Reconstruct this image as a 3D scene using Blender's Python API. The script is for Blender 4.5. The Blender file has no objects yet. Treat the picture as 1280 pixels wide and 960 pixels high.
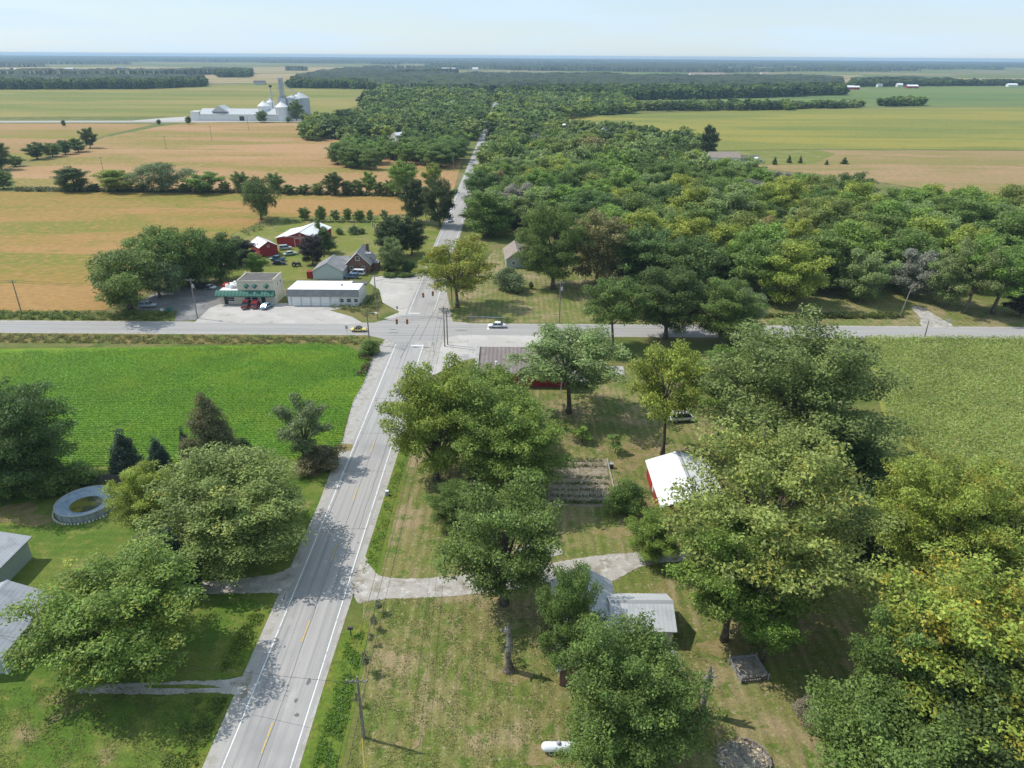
import bpy, math, random
import numpy as np
from mathutils import Matrix, Vector
rad = math.radians
C = bpy.context.scene.collection
SC = bpy.context.scene

# ------------------------------------------------------------------ camera
F, H, PITCH, ROLL = 888.0, 65.0, 24.8, 0.37
RM = Matrix.Rotation(rad(90 - PITCH), 3, 'X') @ Matrix.Rotation(rad(ROLL), 3, 'Z')
cam = bpy.data.objects.new('camera', bpy.data.cameras.new('camera'))
C.objects.link(cam)
cam.matrix_world = Matrix.Translation((0, 0, H)) @ RM.to_4x4()
cam.data.sensor_width = 36; cam.data.lens = F / 1280 * 36
cam.data.clip_start = 0.5; cam.data.clip_end = 60000
SC.camera = cam

def ray(px, py): return RM @ Vector(((px - 640) / F, -(py - 480) / F, -1))
def G(px, py, z=0.0):
    """surveyed ground position of a point seen at px, py of the photograph"""
    d = ray(px, py); t = (z - H) / d.z
    return (d.x * t, d.y * t)
def zat(px, py, Y):
    d = ray(px, py); return H + d.z / d.y * Y
def mpp(Y, z=0): return (Y * math.cos(rad(PITCH)) + (H - z) * math.sin(rad(PITCH))) / F

# ------------------------------------------------------------------ materials
def M(name, base, layers=(), fine=None, bump=None, rough=0.9, spec=0.2, metal=0.0, rows=None, coord='Object'):
    m = bpy.data.materials.new(name); m.use_nodes = True
    nt = m.node_tree; N = nt.nodes; L = nt.links
    bs = N['Principled BSDF']
    bs.inputs['Roughness'].default_value = rough
    bs.inputs['Specular IOR Level'].default_value = spec
    bs.inputs['Metallic'].default_value = metal
    bs.inputs['Base Color'].default_value = (*base, 1)
    if not (layers or fine or bump or rows): return m
    tc = N.new('ShaderNodeTexCoord').outputs[coord]
    col = None
    def noise(scale, detail=4, st=(1, 1), rgh=0.6):
        mp = N.new('ShaderNodeMapping'); L.new(tc, mp.inputs['Vector'])
        mp.inputs['Scale'].default_value = (st[0], st[1], 1)
        n = N.new('ShaderNodeTexNoise'); L.new(mp.outputs[0], n.inputs['Vector'])
        n.inputs['Scale'].default_value = scale; n.inputs['Detail'].default_value = detail
        n.inputs['Roughness'].default_value = rgh
        return n.outputs[0]
    rgb = N.new('ShaderNodeRGB'); rgb.outputs[0].default_value = (*base, 1); col = rgb.outputs[0]
    for ly in layers:
        c2, sc, lo, hi = ly[:4]; st = ly[4] if len(ly) > 4 else (1, 1); det = ly[5] if len(ly) > 5 else 4
        mr = N.new('ShaderNodeMapRange'); mr.interpolation_type = 'SMOOTHSTEP'
        mr.inputs[1].default_value = lo; mr.inputs[2].default_value = hi
        L.new(noise(sc, det, st), mr.inputs[0])
        mx = N.new('ShaderNodeMix'); mx.data_type = 'RGBA'
        L.new(mr.outputs[0], mx.inputs[0]); L.new(col, mx.inputs[6])
        mx.inputs[7].default_value = (*c2, 1); col = mx.outputs[2]
    if rows:
        direction, period, amp = rows
        w = N.new('ShaderNodeTexWave'); w.bands_direction = direction
        w.inputs['Scale'].default_value = 0.314 / period; w.inputs['Distortion'].default_value = 1.5
        w.inputs['Detail Scale'].default_value = 0.6
        L.new(tc, w.inputs['Vector'])
        mr = N.new('ShaderNodeMapRange'); mr.inputs[3].default_value = 1 - amp; mr.inputs[4].default_value = 1 + amp
        L.new(w.outputs[1], mr.inputs[0])
        vm = N.new('ShaderNodeVectorMath'); vm.operation = 'SCALE'
        L.new(col, vm.inputs[0]); L.new(mr.outputs[0], vm.inputs[3]); col = vm.outputs[0]
    if fine:
        mr = N.new('ShaderNodeMapRange'); mr.inputs[1].default_value = 0.3; mr.inputs[2].default_value = 0.7
        mr.inputs[3].default_value = 1 - fine[1]; mr.inputs[4].default_value = 1 + fine[1]
        L.new(noise(fine[0], 5, fine[2] if len(fine) > 2 else (1, 1), 0.7), mr.inputs[0])
        vm = N.new('ShaderNodeVectorMath'); vm.operation = 'SCALE'
        L.new(col, vm.inputs[0]); L.new(mr.outputs[0], vm.inputs[3]); col = vm.outputs[0]
    L.new(col, bs.inputs['Base Color'])
    if bump:
        b = N.new('ShaderNodeBump'); b.inputs['Strength'].default_value = bump[1]; b.inputs['Distance'].default_value = bump[2]
        L.new(noise(bump[0], 5, (1, 1), 0.65), b.inputs['Height']); L.new(b.outputs[0], bs.inputs['Normal'])
    return m

def leaf_material(name, attr_colour=False):
    m = bpy.data.materials.new(name); m.use_nodes = True
    nt = m.node_tree; N = nt.nodes; L = nt.links
    bs = N['Principled BSDF']; out = N['Material Output']
    def attr(n):
        a = N.new('ShaderNodeAttribute'); a.attribute_name = n; return a
    if attr_colour:
        col = attr('tint').outputs['Color']
    else:
        oi = N.new('ShaderNodeObjectInfo')
        inv = N.new('ShaderNodeMath'); inv.operation = 'SUBTRACT'; inv.inputs[0].default_value = 1.0
        L.new(oi.outputs['Alpha'], inv.inputs[1])
        up = N.new('ShaderNodeMath'); up.operation = 'ADD'; up.inputs[1].default_value = 0.25
        L.new(inv.outputs[0], up.inputs[0])
        mr = N.new('ShaderNodeMapRange'); L.new(attr('turn').outputs['Fac'], mr.inputs[0])
        L.new(inv.outputs[0], mr.inputs[1]); L.new(up.outputs[0], mr.inputs[2])
        mx = N.new('ShaderNodeMix'); mx.data_type = 'RGBA'
        L.new(mr.outputs[0], mx.inputs[0]); L.new(oi.outputs['Color'], mx.inputs[6])
        mx.inputs[7].default_value = (0.43, 0.335, 0.045, 1); col = mx.outputs[2]
    vm = N.new('ShaderNodeVectorMath'); vm.operation = 'SCALE'
    L.new(col, vm.inputs[0]); L.new(attr('shade').outputs['Fac'], vm.inputs[3]); col = vm.outputs[0]
    L.new(col, bs.inputs['Base Color'])
    bs.inputs['Roughness'].default_value = 0.5; bs.inputs['Specular IOR Level'].default_value = 0.28
    tr = N.new('ShaderNodeBsdfTranslucent'); L.new(col, tr.inputs['Color'])
    ms = N.new('ShaderNodeMixShader'); ms.inputs[0].default_value = 0.36
    L.new(bs.outputs[0], ms.inputs[1]); L.new(tr.outputs[0], ms.inputs[2]); L.new(ms.outputs[0], out.inputs['Surface'])
    return m

LEAF = leaf_material('leaves')
LEAFA = leaf_material('woodland leaves', True)
BARK = M('bark', (0.11, 0.085, 0.065), [((0.2, 0.18, 0.15), 3, .45, .65)], bump=(9, .8, .05))
DEADWOOD = M('dead wood', (0.30, 0.275, 0.25), [((0.14, 0.12, 0.1), 2.2, .45, .6)], fine=(8, .25), bump=(7, 1, .08))
ASPHALT = M('asphalt', (0.352, 0.335, 0.32), [((0.405, 0.382, 0.36), .35, .4, .65, (5, .06)), ((0.275, 0.268, 0.262), .5, .50, .68, (4, .04)), ((.27, .262, .258), .05, .52, .72), ((.42, .395, .37), .6, .6, .72, (1, .3))], fine=(14, .11), rough=.85)
ASPHALT2 = M('cross road asphalt', (0.319, 0.306, 0.296), [((0.383, 0.361, 0.339), .35, .4, .65, (.06, 4)), ((0.273, 0.262, 0.258), .5, .52, .75, (.05, 4))], fine=(14, .08), rough=.85)
SHOULDER = M('gravel shoulder', (0.388, 0.365, 0.336), [((0.308, 0.279, 0.234), .5, .45, .7), ((0.456, 0.427, 0.393), 1.2, .5, .7)], fine=(11, .16), bump=(12, .5, .03))
GRAVEL = M('gravel', (0.40, 0.37, 0.33), [((0.27, 0.235, 0.185), .35, .46, .66), ((0.52, 0.49, 0.45), .8, .48, .66), ((.2, .19, .1), 1.6, .60, .72)], fine=(8, .32), bump=(9, .9, .06))
LOTGRAVEL = M('pale lot surface', (0.432, 0.405, 0.373), [((0.497, 0.464, 0.432), .12, .45, .62), ((0.335, 0.308, 0.270), .3, .55, .72), ((0.302, 0.292, 0.281), .06, .58, .7)], fine=(6, .12))
LOTASPH = M('car park asphalt', (0.19, 0.185, 0.18), [((0.27, 0.262, 0.255), .12, .45, .6), ((.14, .137, .135), .3, .55, .7)], fine=(6, .12))
WHITEPAINT = M('worn white road paint', (0.72, 0.72, 0.70), [((0.42, 0.41, 0.40), 1.3, .53, .7)])
FAINTPAINT = M('faded white road paint', (0.52, 0.51, 0.5), [((0.36, 0.35, 0.34), .9, .45, .65)])
YELLOWPAINT = M('worn yellow road paint', (0.60, 0.42, 0.12), [((0.40, 0.34, 0.2), 1.3, .5, .7)])
TAR = M('tar crack filler', (0.12, 0.12, 0.12), rough=.7)
PATCHM = M('dark patch', (0.16, 0.158, 0.155), fine=(6, .15))
LAWN_R = M('dry lawn', (0.195, 0.183, 0.061), [((0.136, 0.165, 0.035), .16, .42, .6), ((0.295, 0.230, 0.124), .09, .48, .64), ((0.100, 0.147, 0.026), .5, .5, .66), ((0.283, 0.224, 0.118), .9, .54, .70, (1, .12)), ((0.319, 0.260, 0.153), 1.7, .56, .68)], fine=(3.5, .34), bump=(5, .8, .14), rows=('X', 1.5, .10))
LAWN_L = M('green lawn', (0.132, 0.172, 0.030), [((0.086, 0.149, 0.018), .12, .42, .6), ((0.276, 0.213, 0.103), .13, .58, .72), ((0.172, 0.190, 0.040), .5, .5, .68)], fine=(3.2, .34), bump=(5, .8, .14), rows=('Y', 1.6, .05))
GROUND = M('rough grass', (0.132, 0.149, 0.035), [((0.187, 0.165, 0.061), .06, .45, .62), ((0.083, 0.121, 0.022), .09, .5, .66), ((0.231, 0.193, 0.099), .0021, .5, .56), ((0.110, 0.154, 0.033), .0016, .52, .57)], fine=(1.5, .25), bump=(3, .6, .2))
FARMLAWN = M('farmyard lawn', (0.165, 0.182, 0.033), [((0.231, 0.204, 0.072), .09, .45, .62), ((0.116, 0.165, 0.022), .12, .5, .66)], fine=(1.2, .2), bump=(3, .5, .12))
VERGE = M('ditch soil and grass', (0.119, 0.176, 0.022), [((0.196, 0.202, 0.036), .4, .45, .65), ((0.070, 0.117, 0.016), .8, .5, .7)], fine=(2, .3), bump=(4, .8, .2))
SOIL = M('bare soil', (0.27, 0.22, 0.165), [((0.34, 0.285, 0.22), .5, .45, .65), ((.18, .165, .09), .9, .5, .7)], fine=(5, .25), bump=(6, .7, .08))
SOYGREEN = M('green soybean ground', (0.112, 0.215, 0.012), [((0.192, 0.272, 0.016), .045, .45, .62, (1, 1.6)), ((0.080, 0.165, 0.012), .12, .5, .66)], rows=('Y', .76, .12), fine=(3, .2), bump=(4, .8, .2))
def soyfield(name, a, b, c, st=(.25, 1), sc=.02):
    return M(name, a, [(b, sc, .45, .57, st, 7), (c, sc * 1.7, .48, .60, st, 7), (b, .45, .5, .66, (.6, 1), 3), (c, .2, .56, .72, (.4, 1), 5)], fine=(.55, .22, (.7, 1.2)), bump=(1.2, .5, .35))
FLD_TAN = soyfield('ripening soybean', (0.27, 0.185, 0.042), (0.345, 0.20, 0.070), (0.19, 0.18, 0.030))
FLD_TAN2 = soyfield('ripe soybean', (0.34, 0.205, 0.085), (0.39, 0.235, 0.115), (0.22, 0.185, 0.04), sc=.012)
FLD_TAN3 = soyfield('patchy ripe soybean', (0.30, 0.19, 0.075), (0.22, 0.19, 0.035), (0.36, 0.21, 0.10), sc=.008)
FLD_YG = soyfield('yellow green soybean', (0.195, 0.195, 0.04), (0.27, 0.225, 0.065), (0.14, 0.17, 0.03), (.2, 1), .006)
FLD_Y = soyfield('yellowing soybean', (0.185, 0.195, 0.04), (0.27, 0.235, 0.045), (0.14, 0.175, 0.036), (.2, 1), .009)
FLD_MIX = soyfield('patchy field', (0.31, 0.21, 0.10), (0.23, 0.19, 0.06), (0.36, 0.225, 0.125), (.25, 1), .011)
FLD_DG = soyfield('dark green field', (0.114, 0.175, 0.045), (0.158, 0.194, 0.053), (0.096, 0.144, 0.045), (.2, 1), .005)
FLD_FAR = soyfield('far stubble field', (0.32, 0.25, 0.12), (0.25, 0.215, 0.085), (0.37, 0.27, 0.15), (.3, 1), .003)
CORNGROUND = M('corn field ground', (0.238, 0.252, 0.059), fine=(2, .3))

def plain(name, c, rough=.6, spec=.3, metal=0, fine=None): return M(name, c, rough=rough, spec=spec, metal=metal, fine=fine)
W_WHITE = M('white siding', (0.72, 0.72, 0.70), rows=('Z', .25, .05), rough=.6)
W_CREAM = M('cream stucco', (0.60, 0.55, 0.44), [((.52, .47, .37), .5, .5, .7)], fine=(4, .06))
W_PALE = M('pale blue grey siding', (0.50, 0.55, 0.56), rows=('Z', .22, .06), rough=.6)
W_SAGE = M('sage siding', (0.36, 0.41, 0.38), rows=('Z', .2, .08), rough=.6)
W_TAN = M('tan block wall', (0.42, 0.37, 0.30), rows=('Z', .2, .08))
W_BRICK = M('brown brick', (0.20, 0.115, 0.085), [((.15, .085, .065), 1.5, .45, .6), ((.26, .17, .13), 4, .55, .7)], rows=('Z', .15, .15))
W_RED = M('red barn boards', (0.34, 0.04, 0.04), [((.26, .035, .035), .8, .45, .65)], rows=('X', .3, .1))
R_WHITE = M('white metal roof', (0.78, 0.78, 0.77), [((.66, .66, .66), .4, .5, .7)], rows=('X', .6, .035), rough=.45, spec=.4)
R_WHITEFLAT = M('white membrane roof', (0.82, 0.82, 0.81), [((.72, .72, .70), .25, .55, .7)], rough=.6)
R_GREY = M('grey shingles', (0.24, 0.24, 0.245), [((.30, .295, .29), .5, .45, .65)], fine=(5, .15), rows=('Z', .18, .06))
R_EDGE = M('weathered grey metal roof', (0.33, 0.345, 0.365), [((.27, .28, .30), .5, .45, .65), ((.38, .38, .38), 1.4, .55, .7)], rows=('X', .5, .06), rough=.55)
R_DARK = M('dark grey felt roof', (0.13, 0.12, 0.115), [((.17, .155, .145), .3, .5, .65)], fine=(3, .12))
R_BROWN = M('brown ribbed metal roof', (0.20, 0.165, 0.155), [((.25, .21, .195), .3, .45, .65)], rows=('X', .9, .16), rough=.6)
R_TAN = M('weathered tan shingles', (0.30, 0.25, 0.21), [((.24, .20, .17), .6, .45, .65)], fine=(4, .12))
R_LIGHTGREY = M('light grey metal roof', (0.50, 0.51, 0.52), [((.42, .43, .44), .5, .5, .7)], rows=('X', .5, .05), rough=.5)
GLASS = plain('window glass', (0.03, 0.04, 0.05), .12, .5)
WHITE = plain('white paint', (0.75, 0.75, 0.74), .5)
TRIM = plain('white trim', (0.72, 0.72, 0.70), .6)
DARK = plain('dark metal', (0.05, 0.05, 0.055), .5)
GREY = plain('grey metal', (0.36, 0.37, 0.38), .5, .4)
GALV = M('galvanised corrugated steel', (0.50, 0.53, 0.56), [((.42, .45, .48), .15, .45, .65)], rows=('Z', 1.1, .05), rough=.45, spec=.4, metal=.3)
SILOWHITE = M('white silo steel', (0.74, 0.75, 0.76), rows=('Z', 1.1, .03), rough=.5)
POLEWOOD = M('weathered pole wood', (0.22, 0.19, 0.16), [((.30, .27, .24), 2, .45, .65)], fine=(6, .2))
GREENAWN = M('green awning fabric', (0.06, 0.16, 0.125), rows=('X', 1.0, .25), rough=.7)
FENCEWOOD = M('weathered fence boards', (0.13, 0.115, 0.10), [((.18, .16, .14), 1, .5, .65)], rows=('X', .3, .2))
CONCRETE = M('concrete', (0.40, 0.385, 0.36), [((.33, .315, .29), .6, .5, .65)], fine=(5, .08))
RUBBER = plain('tyre rubber', (0.02, 0.02, 0.02), .8)
REDGLASS = plain('red lamp glass', (0.35, 0.02, 0.02), .3)
CLEARLENS = plain('clear lamp glass', (0.7, 0.7, 0.7), .2, .5)
AMBER = plain('signal yellow', (0.62, 0.30, 0.04), .5)
WIRE = plain('cable', (0.04, 0.04, 0.04), .6)
GUARD = plain('yellow guy guard', (0.7, 0.55, 0.08), .5)

# ------------------------------------------------------------------ builders
def mesh_np(name, v, f, mats, attrs=None, smooth=False):
    """v (n,3); f (m,k) one polygon size"""
    v = np.asarray(v, np.float32); f = np.asarray(f, np.int32)
    me = bpy.data.meshes.new(name)
    k = f.shape[1]; m = len(f)
    me.vertices.add(len(v)); me.vertices.foreach_set('co', v.ravel())
    me.loops.add(m * k); me.loops.foreach_set('vertex_index', f.ravel())
    me.polygons.add(m); me.polygons.foreach_set('loop_start', np.arange(0, m * k, k, dtype=np.int32))
    if smooth: me.polygons.foreach_set('use_smooth', np.ones(m, bool))
    me.materials.append(mats)
    for an, (dom, typ, arr) in (attrs or {}).items():
        a = me.attributes.new(an, typ, dom)
        a.data.foreach_set('color' if typ == 'FLOAT_COLOR' else 'value', np.asarray(arr, np.float32).ravel())
    me.update(calc_edges=True)
    return me

class MB:
    def __init__(s): s.v = []; s.f = []
    def add(s, vs, fs):
        n = len(s.v); s.v += [tuple(p) for p in vs]; s.f += [tuple(n + i for i in f) for f in fs]; return s
    def box(s, cx, cy, cz, sx, sy, sz, rz=0, top=(1, 1)):
        x, y, z = sx / 2, sy / 2, sz / 2; c, q = math.cos(rz), math.sin(rz); vs = []
        for dz, kx, ky in ((-z, 1, 1), (z, top[0], top[1])):
            for dx, dy in ((-x, -y), (x, -y), (x, y), (-x, y)):
                a, b = dx * kx, dy * ky
                vs.append((cx + a * c - b * q, cy + a * q + b * c, cz + dz))
        return s.add(vs, [(3, 2, 1, 0), (4, 5, 6, 7), (0, 1, 5, 4), (1, 2, 6, 5), (2, 3, 7, 6), (3, 0, 4, 7)])
    def prism(s, poly, a, b, axis='y'):
        """poly of (u,z) extruded along axis from a to b"""
        n = len(poly)
        p = (lambda u, t, z: (u, t, z)) if axis == 'y' else (lambda u, t, z: (t, u, z))
        vs = [p(u, a, z) for u, z in poly] + [p(u, b, z) for u, z in poly]
        fs = [tuple(range(n)), tuple(range(2 * n - 1, n - 1, -1))] + [(i, i + n, (i + 1) % n + n, (i + 1) % n) for i in range(n)]
        return s.add(vs, fs)
    def tube(s, pts, rs, n=8, cap=True):
        pts = [Vector(p) for p in pts]; rings = []
        if not hasattr(rs, '__len__'): rs = [rs] * len(pts)
        vs = []
        for i, p in enumerate(pts):
            t = (pts[min(i + 1, len(pts) - 1)] - pts[max(i - 1, 0)]).normalized()
            u = t.cross(Vector((0, 0, 1)) if abs(t.z) < .9 else Vector((1, 0, 0))).normalized(); w = t.cross(u)
            for k in range(n):
                a = 2 * math.pi * k / n; vs.append(p + (u * math.cos(a) + w * math.sin(a)) * rs[i])
        fs = [(i * n + k, i * n + (k + 1) % n, (i + 1) * n + (k + 1) % n, (i + 1) * n + k) for i in range(len(pts) - 1) for k in range(n)]
        if cap: fs += [tuple(range(n - 1, -1, -1)), tuple(range((len(pts) - 1) * n, len(pts) * n))]
        return s.add(vs, fs)
    def lathe(s, prof, n=24, c=(0, 0, 0)):
        vs = [(c[0] + r * math.cos(2 * math.pi * k / n), c[1] + r * math.sin(2 * math.pi * k / n), c[2] + z) for r, z in prof for k in range(n)]
        fs = [(i * n + k, i * n + (k + 1) % n, (i + 1) * n + (k + 1) % n, (i + 1) * n + k) for i in range(len(prof) - 1) for k in range(n)]
        return s.add(vs, fs)
    def build(s, name, mat, parent=None, smooth=False, bevel=0):
        me = bpy.data.meshes.new(name); me.from_pydata(s.v, [], s.f); me.materials.append(mat)
        if smooth: me.polygons.foreach_set('use_smooth', [True] * len(me.polygons))
        me.validate(); me.update()
        o = bpy.data.objects.new(name, me); C.objects.link(o)
        if parent: o.parent = parent
        if bevel:
            b = o.modifiers.new('bevel', 'BEVEL'); b.width = bevel; b.segments = 2
        return o

def tag(o, label, cat, group=None):
    o['label'] = label; o['category'] = cat
    if group: o['group'] = group
    return o
def thing(name, label, cat, loc=(0, 0, 0), rz=0, group=None):
    o = bpy.data.objects.new(name, None); C.objects.link(o)
    o.location = (loc[0], loc[1], loc[2] if len(loc) > 2 else 0); o.rotation_euler = (0, 0, rz)
    o.empty_display_size = .5
    return tag(o, label, cat, group)
def copy_tree(o, parent=None):
    c = o.copy(); C.objects.link(c); c.parent = parent
    for ch in list(o.children): copy_tree(ch, c)
    return c
def sheet(name, pts, mat, z, kind='structure'):
    """flat ground sheet from ground points"""
    me = bpy.data.meshes.new(name); me.from_pydata([(x, y, z) for x, y in pts], [], [tuple(range(len(pts)))])
    me.materials.append(mat); me.update()
    if me.polygons[0].normal.z < 0: me.flip_normals()
    o = bpy.data.objects.new(name, me); C.objects.link(o); o['kind'] = kind
    return o
def Gs(*pp): return [G(*p) for p in pp]
def smooth_poly(pts, it=2):
    for _ in range(it):
        q = []
        for i in range(len(pts)):
            a, b = pts[i], pts[(i + 1) % len(pts)]
            q += [(a[0] * .75 + b[0] * .25, a[1] * .75 + b[1] * .25), (a[0] * .25 + b[0] * .75, a[1] * .25 + b[1] * .75)]
        pts = q
    return pts
def inside(x, y, poly):
    x = np.asarray(x); y = np.asarray(y); r = np.zeros(x.shape, bool); n = len(poly)
    for i in range(n):
        (x1, y1), (x2, y2) = poly[i], poly[(i + 1) % n]
        if y1 == y2: continue
        r ^= ((y1 > y) != (y2 > y)) & (x < (x2 - x1) * (y - y1) / (y2 - y1) + x1)
    return r
def scatter(poly, spacing, seed):
    rg = np.random.default_rng(seed); P = np.array(poly)
    (x0, y0), (x1, y1) = P.min(0), P.max(0)
    gx, gy = np.meshgrid(np.arange(x0, x1, spacing), np.arange(y0, y1, spacing * .87))
    gx = gx + (np.arange(gx.shape[0]) % 2)[:, None] * spacing / 2
    gx = gx + rg.uniform(-.33, .33, gx.shape) * spacing; gy = gy + rg.uniform(-.33, .33, gy.shape) * spacing
    k = inside(gx, gy, poly)
    return np.stack([gx[k], gy[k]], 1)
# ------------------------------------------------------------------ world, sun, haze
SUN_EL, SUN_AZ = 53.0, math.atan2(-0.96, 0.28)          # azimuth measured from +Y towards +X
w = bpy.data.worlds.new('World'); SC.world = w; w.use_nodes = True
wn = w.node_tree.nodes; wl = w.node_tree.links
sky = wn.new('ShaderNodeTexSky'); sky.sky_type = 'NISHITA'; sky.sun_disc = False
sky.sun_elevation = rad(SUN_EL); sky.sun_rotation = SUN_AZ
sky.altitude = 200; sky.air_density = 1.0; sky.dust_density = 0.4; sky.ozone_density = 2.5
tcw = wn.new('ShaderNodeTexCoord'); mpw = wn.new('ShaderNodeMapping'); wl.new(tcw.outputs['Generated'], mpw.inputs[0])
mpw.inputs['Scale'].default_value = (1, 1, 9)
nz = wn.new('ShaderNodeTexNoise'); nz.inputs['Scale'].default_value = 3.2; nz.inputs['Detail'].default_value = 6; nz.inputs['Roughness'].default_value = .55
wl.new(mpw.outputs[0], nz.inputs['Vector'])
mrw = wn.new('ShaderNodeMapRange'); mrw.inputs[1].default_value = .40; mrw.inputs[2].default_value = .72; mrw.inputs[3].default_value = .58; mrw.inputs[4].default_value = .95
mrw.interpolation_type = 'SMOOTHSTEP'
wl.new(nz.outputs[0], mrw.inputs[0])
mxw = wn.new('ShaderNodeMix'); mxw.data_type = 'RGBA'; wl.new(mrw.outputs[0], mxw.inputs[0]); wl.new(sky.outputs[0], mxw.inputs[6])
mxw.inputs[7].default_value = (5.2, 6.6, 7.9, 1)      # thin high cloud, as bright as the sky behind it
bg = wn['Background']; wl.new(mxw.outputs[2], bg.inputs['Color']); bg.inputs['Strength'].default_value = 0.105

ld = bpy.data.lights.new('sun', 'SUN'); ld.energy = 3.3; ld.angle = rad(0.6); ld.color = (1, .955, .88)
lo = bpy.data.objects.new('sun', ld); C.objects.link(lo)
S = Vector((math.sin(SUN_AZ) * math.cos(rad(SUN_EL)), math.cos(SUN_AZ) * math.cos(rad(SUN_EL)), math.sin(rad(SUN_EL))))
lo.rotation_mode = 'QUATERNION'; lo.rotation_quaternion = S.to_track_quat('Z', 'Y'); lo.location = (0, 0, 300)

hz = bpy.data.materials.new('haze'); hz.use_nodes = True; hn = hz.node_tree.nodes
hn.remove(hn['Principled BSDF']); pv = hn.new('ShaderNodeVolumePrincipled')
pv.inputs['Color'].default_value = (.55, .78, 1, 1); pv.inputs['Density'].default_value = 0.00009; pv.inputs['Anisotropy'].default_value = .1
hz.node_tree.links.new(pv.outputs[0], hn['Material Output'].inputs['Volume'])
hb = MB().box(0, 8950, 33.5, 40000, 19500, 70).build('haze', hz); hb['kind'] = 'stuff'

SC.render.engine = 'CYCLES'
cy = SC.cycles; cy.use_denoising = True
try: cy.denoiser = 'OPENIMAGEDENOISE'; cy.denoising_prefilter = 'ACCURATE'
except Exception: pass
cy.max_bounces = 6; cy.diffuse_bounces = 3; cy.glossy_bounces = 2; cy.transmission_bounces = 4; cy.volume_bounces = 0; cy.transparent_max_bounces = 4
cy.use_adaptive_sampling = False
try: cy.use_light_tree = False
except Exception: pass
SC.view_settings.view_transform = 'Standard'; SC.view_settings.look = 'None'; SC.view_settings.gamma = 1; SC.view_settings.exposure = 0.33
SC.view_settings.use_curve_mapping = False

# ------------------------------------------------------------------ ground, fields, roads
sheet('ground', [(-18000, -700), (18000, -700), (18000, 17800), (-18000, 17800)], GROUND, 0)
RX = -25.4                                             # centre line of the main road
CY = G(502, 411.5)[1]                                  # centre line of the cross road
# lawns
sheet('lawn', Gs((448, 985), (1320, 985), (1290, 620), (1000, 560), (860, 480), (770, 458), (600, 470), (560, 470), (500, 590), (455, 715)), LAWN_R, .004)
sheet('lawn', Gs((-160, 985), (300, 985), (300, 850), (370, 700), (440, 560), (424, 562), (370, 575), (150, 582), (60, 588), (-120, 595)), LAWN_L, .004)
sheet('lawn', Gs((560, 380), (556, 402), (600, 403), (880, 404), (1330, 413), (1330, 395), (980, 330), (700, 300), (620, 310)), LAWN_R, .004)
sheet('farmyard', Gs((295, 290), (330, 279), (350, 273), (508, 269), (560, 270), (548, 300), (520, 345), (375, 350), (280, 360), (262, 330)), FARMLAWN, .008)
# fields: each is a flat crop surface
def field(pp, mat, z, name='field'): return sheet(name, Gs(*pp), mat, z)
field([(-420, 238), (300, 241), (505, 246), (508, 268), (345, 272), (325, 278), (290, 293), (262, 328), (160, 372), (130, 388), (-420, 399)], FLD_TAN, .05)
field([(20, 233), (12, 212), (70, 195), (130, 172), (200, 158), (240, 153), (372, 154), (375, 172), (560, 175), (578, 200), (566, 242), (300, 240)], FLD_TAN2, .06)
field([(-500, 152), (195, 155), (128, 170), (68, 192), (5, 211), (-500, 245)], FLD_TAN3, .06)
field([(-700, 110), (255, 108), (330, 104), (457, 108), (455, 130), (385, 150), (200, 146), (-700, 150)], FLD_YG, .15)
field([(680, 147), (960, 137), (1700, 130), (1700, 189), (1020, 186.5), (890, 188), (720, 176)], FLD_Y, .12)
field([(900, 194), (1018, 188), (1700, 190), (1700, 262), (1180, 240), (1060, 222), (940, 210)], FLD_MIX, .10)
field([(780, 128), (1060, 112), (1160, 108.5), (1800, 104), (1800, 129), (960, 136), (780, 138)], FLD_DG, .2)
field([(250, 92), (450, 92), (400, 104), (258, 104)], FLD_FAR, .25)
field([(-500, 94), (420, 91), (430, 84), (-500, 84)], FLD_FAR, .3)
field([(820, 99), (1060, 99), (1080, 94), (820, 93.5)], FLD_FAR, .3)
field([(1030, 104), (1700, 103), (1700, 97), (1050, 98.5)], FLD_FAR, .3)
field([(890, 190), (1020, 187.5), (1045, 192), (1015, 206), (900, 206)], FARMLAWN, .14, 'farmyard')
soyp = Gs((-300, 440), (400, 431), (432, 433), (450, 441), (461, 455), (455, 478), (440, 505), (430, 535), (425, 560), (370, 574), (150, 581), (60, 587), (-300, 597))
sheet('field', soyp, SOYGREEN, .012)
cornp = Gs((1080, 429), (1420, 431), (1420, 640), (1200, 600), (1110, 545))
sheet('field', cornp, CORNGROUND, .012)
# paved surfaces
shl = [(RX - 5.6, -60), (RX - 5.4, 60), (RX - 5.3, 95)] + Gs((430, 545), (436, 520), (442, 500), (455, 478), (464, 450), (468, 440)) + [(RX - 5.5, CY), (RX - 6.5, CY + 20)]
shl += [(RX - 4.4, CY + 55), (RX - 4.2, 3500), (RX + 4.2, 3500), (RX + 4.4, CY + 40)] + Gs((566, 402), (590, 404)) + [(RX + 16, CY)] + Gs((590, 436), (540, 470)) + [(RX + 5.2, 120), (RX + 4.3, 60), (RX + 4.2, -60)]
sheet('gravel_shoulder', shl, SHOULDER, .016)
sheet('gravel_shoulder', [(-700, CY - 4.6), (700, CY - 4.6), (700, CY + 4.8), (-700, CY + 4.8)], SHOULDER, .014)
sheet('car_park', Gs((184, 371), (210, 360), (300, 357), (277, 383), (250, 399), (218, 402), (222, 388), (170, 388)), LOTASPH, .018)
sheet('car_park', Gs((262, 385), (278, 379), (362, 379), (452, 381), (412, 388), (440, 396), (452, 403), (450, 406), (240, 406)), LOTGRAVEL, .022)
sheet('car_park', Gs((466, 346), (545, 340), (528, 385), (512, 402), (480, 398), (500, 390), (478, 378), (474, 362), (462, 354)), LOTGRAVEL, .022)
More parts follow.
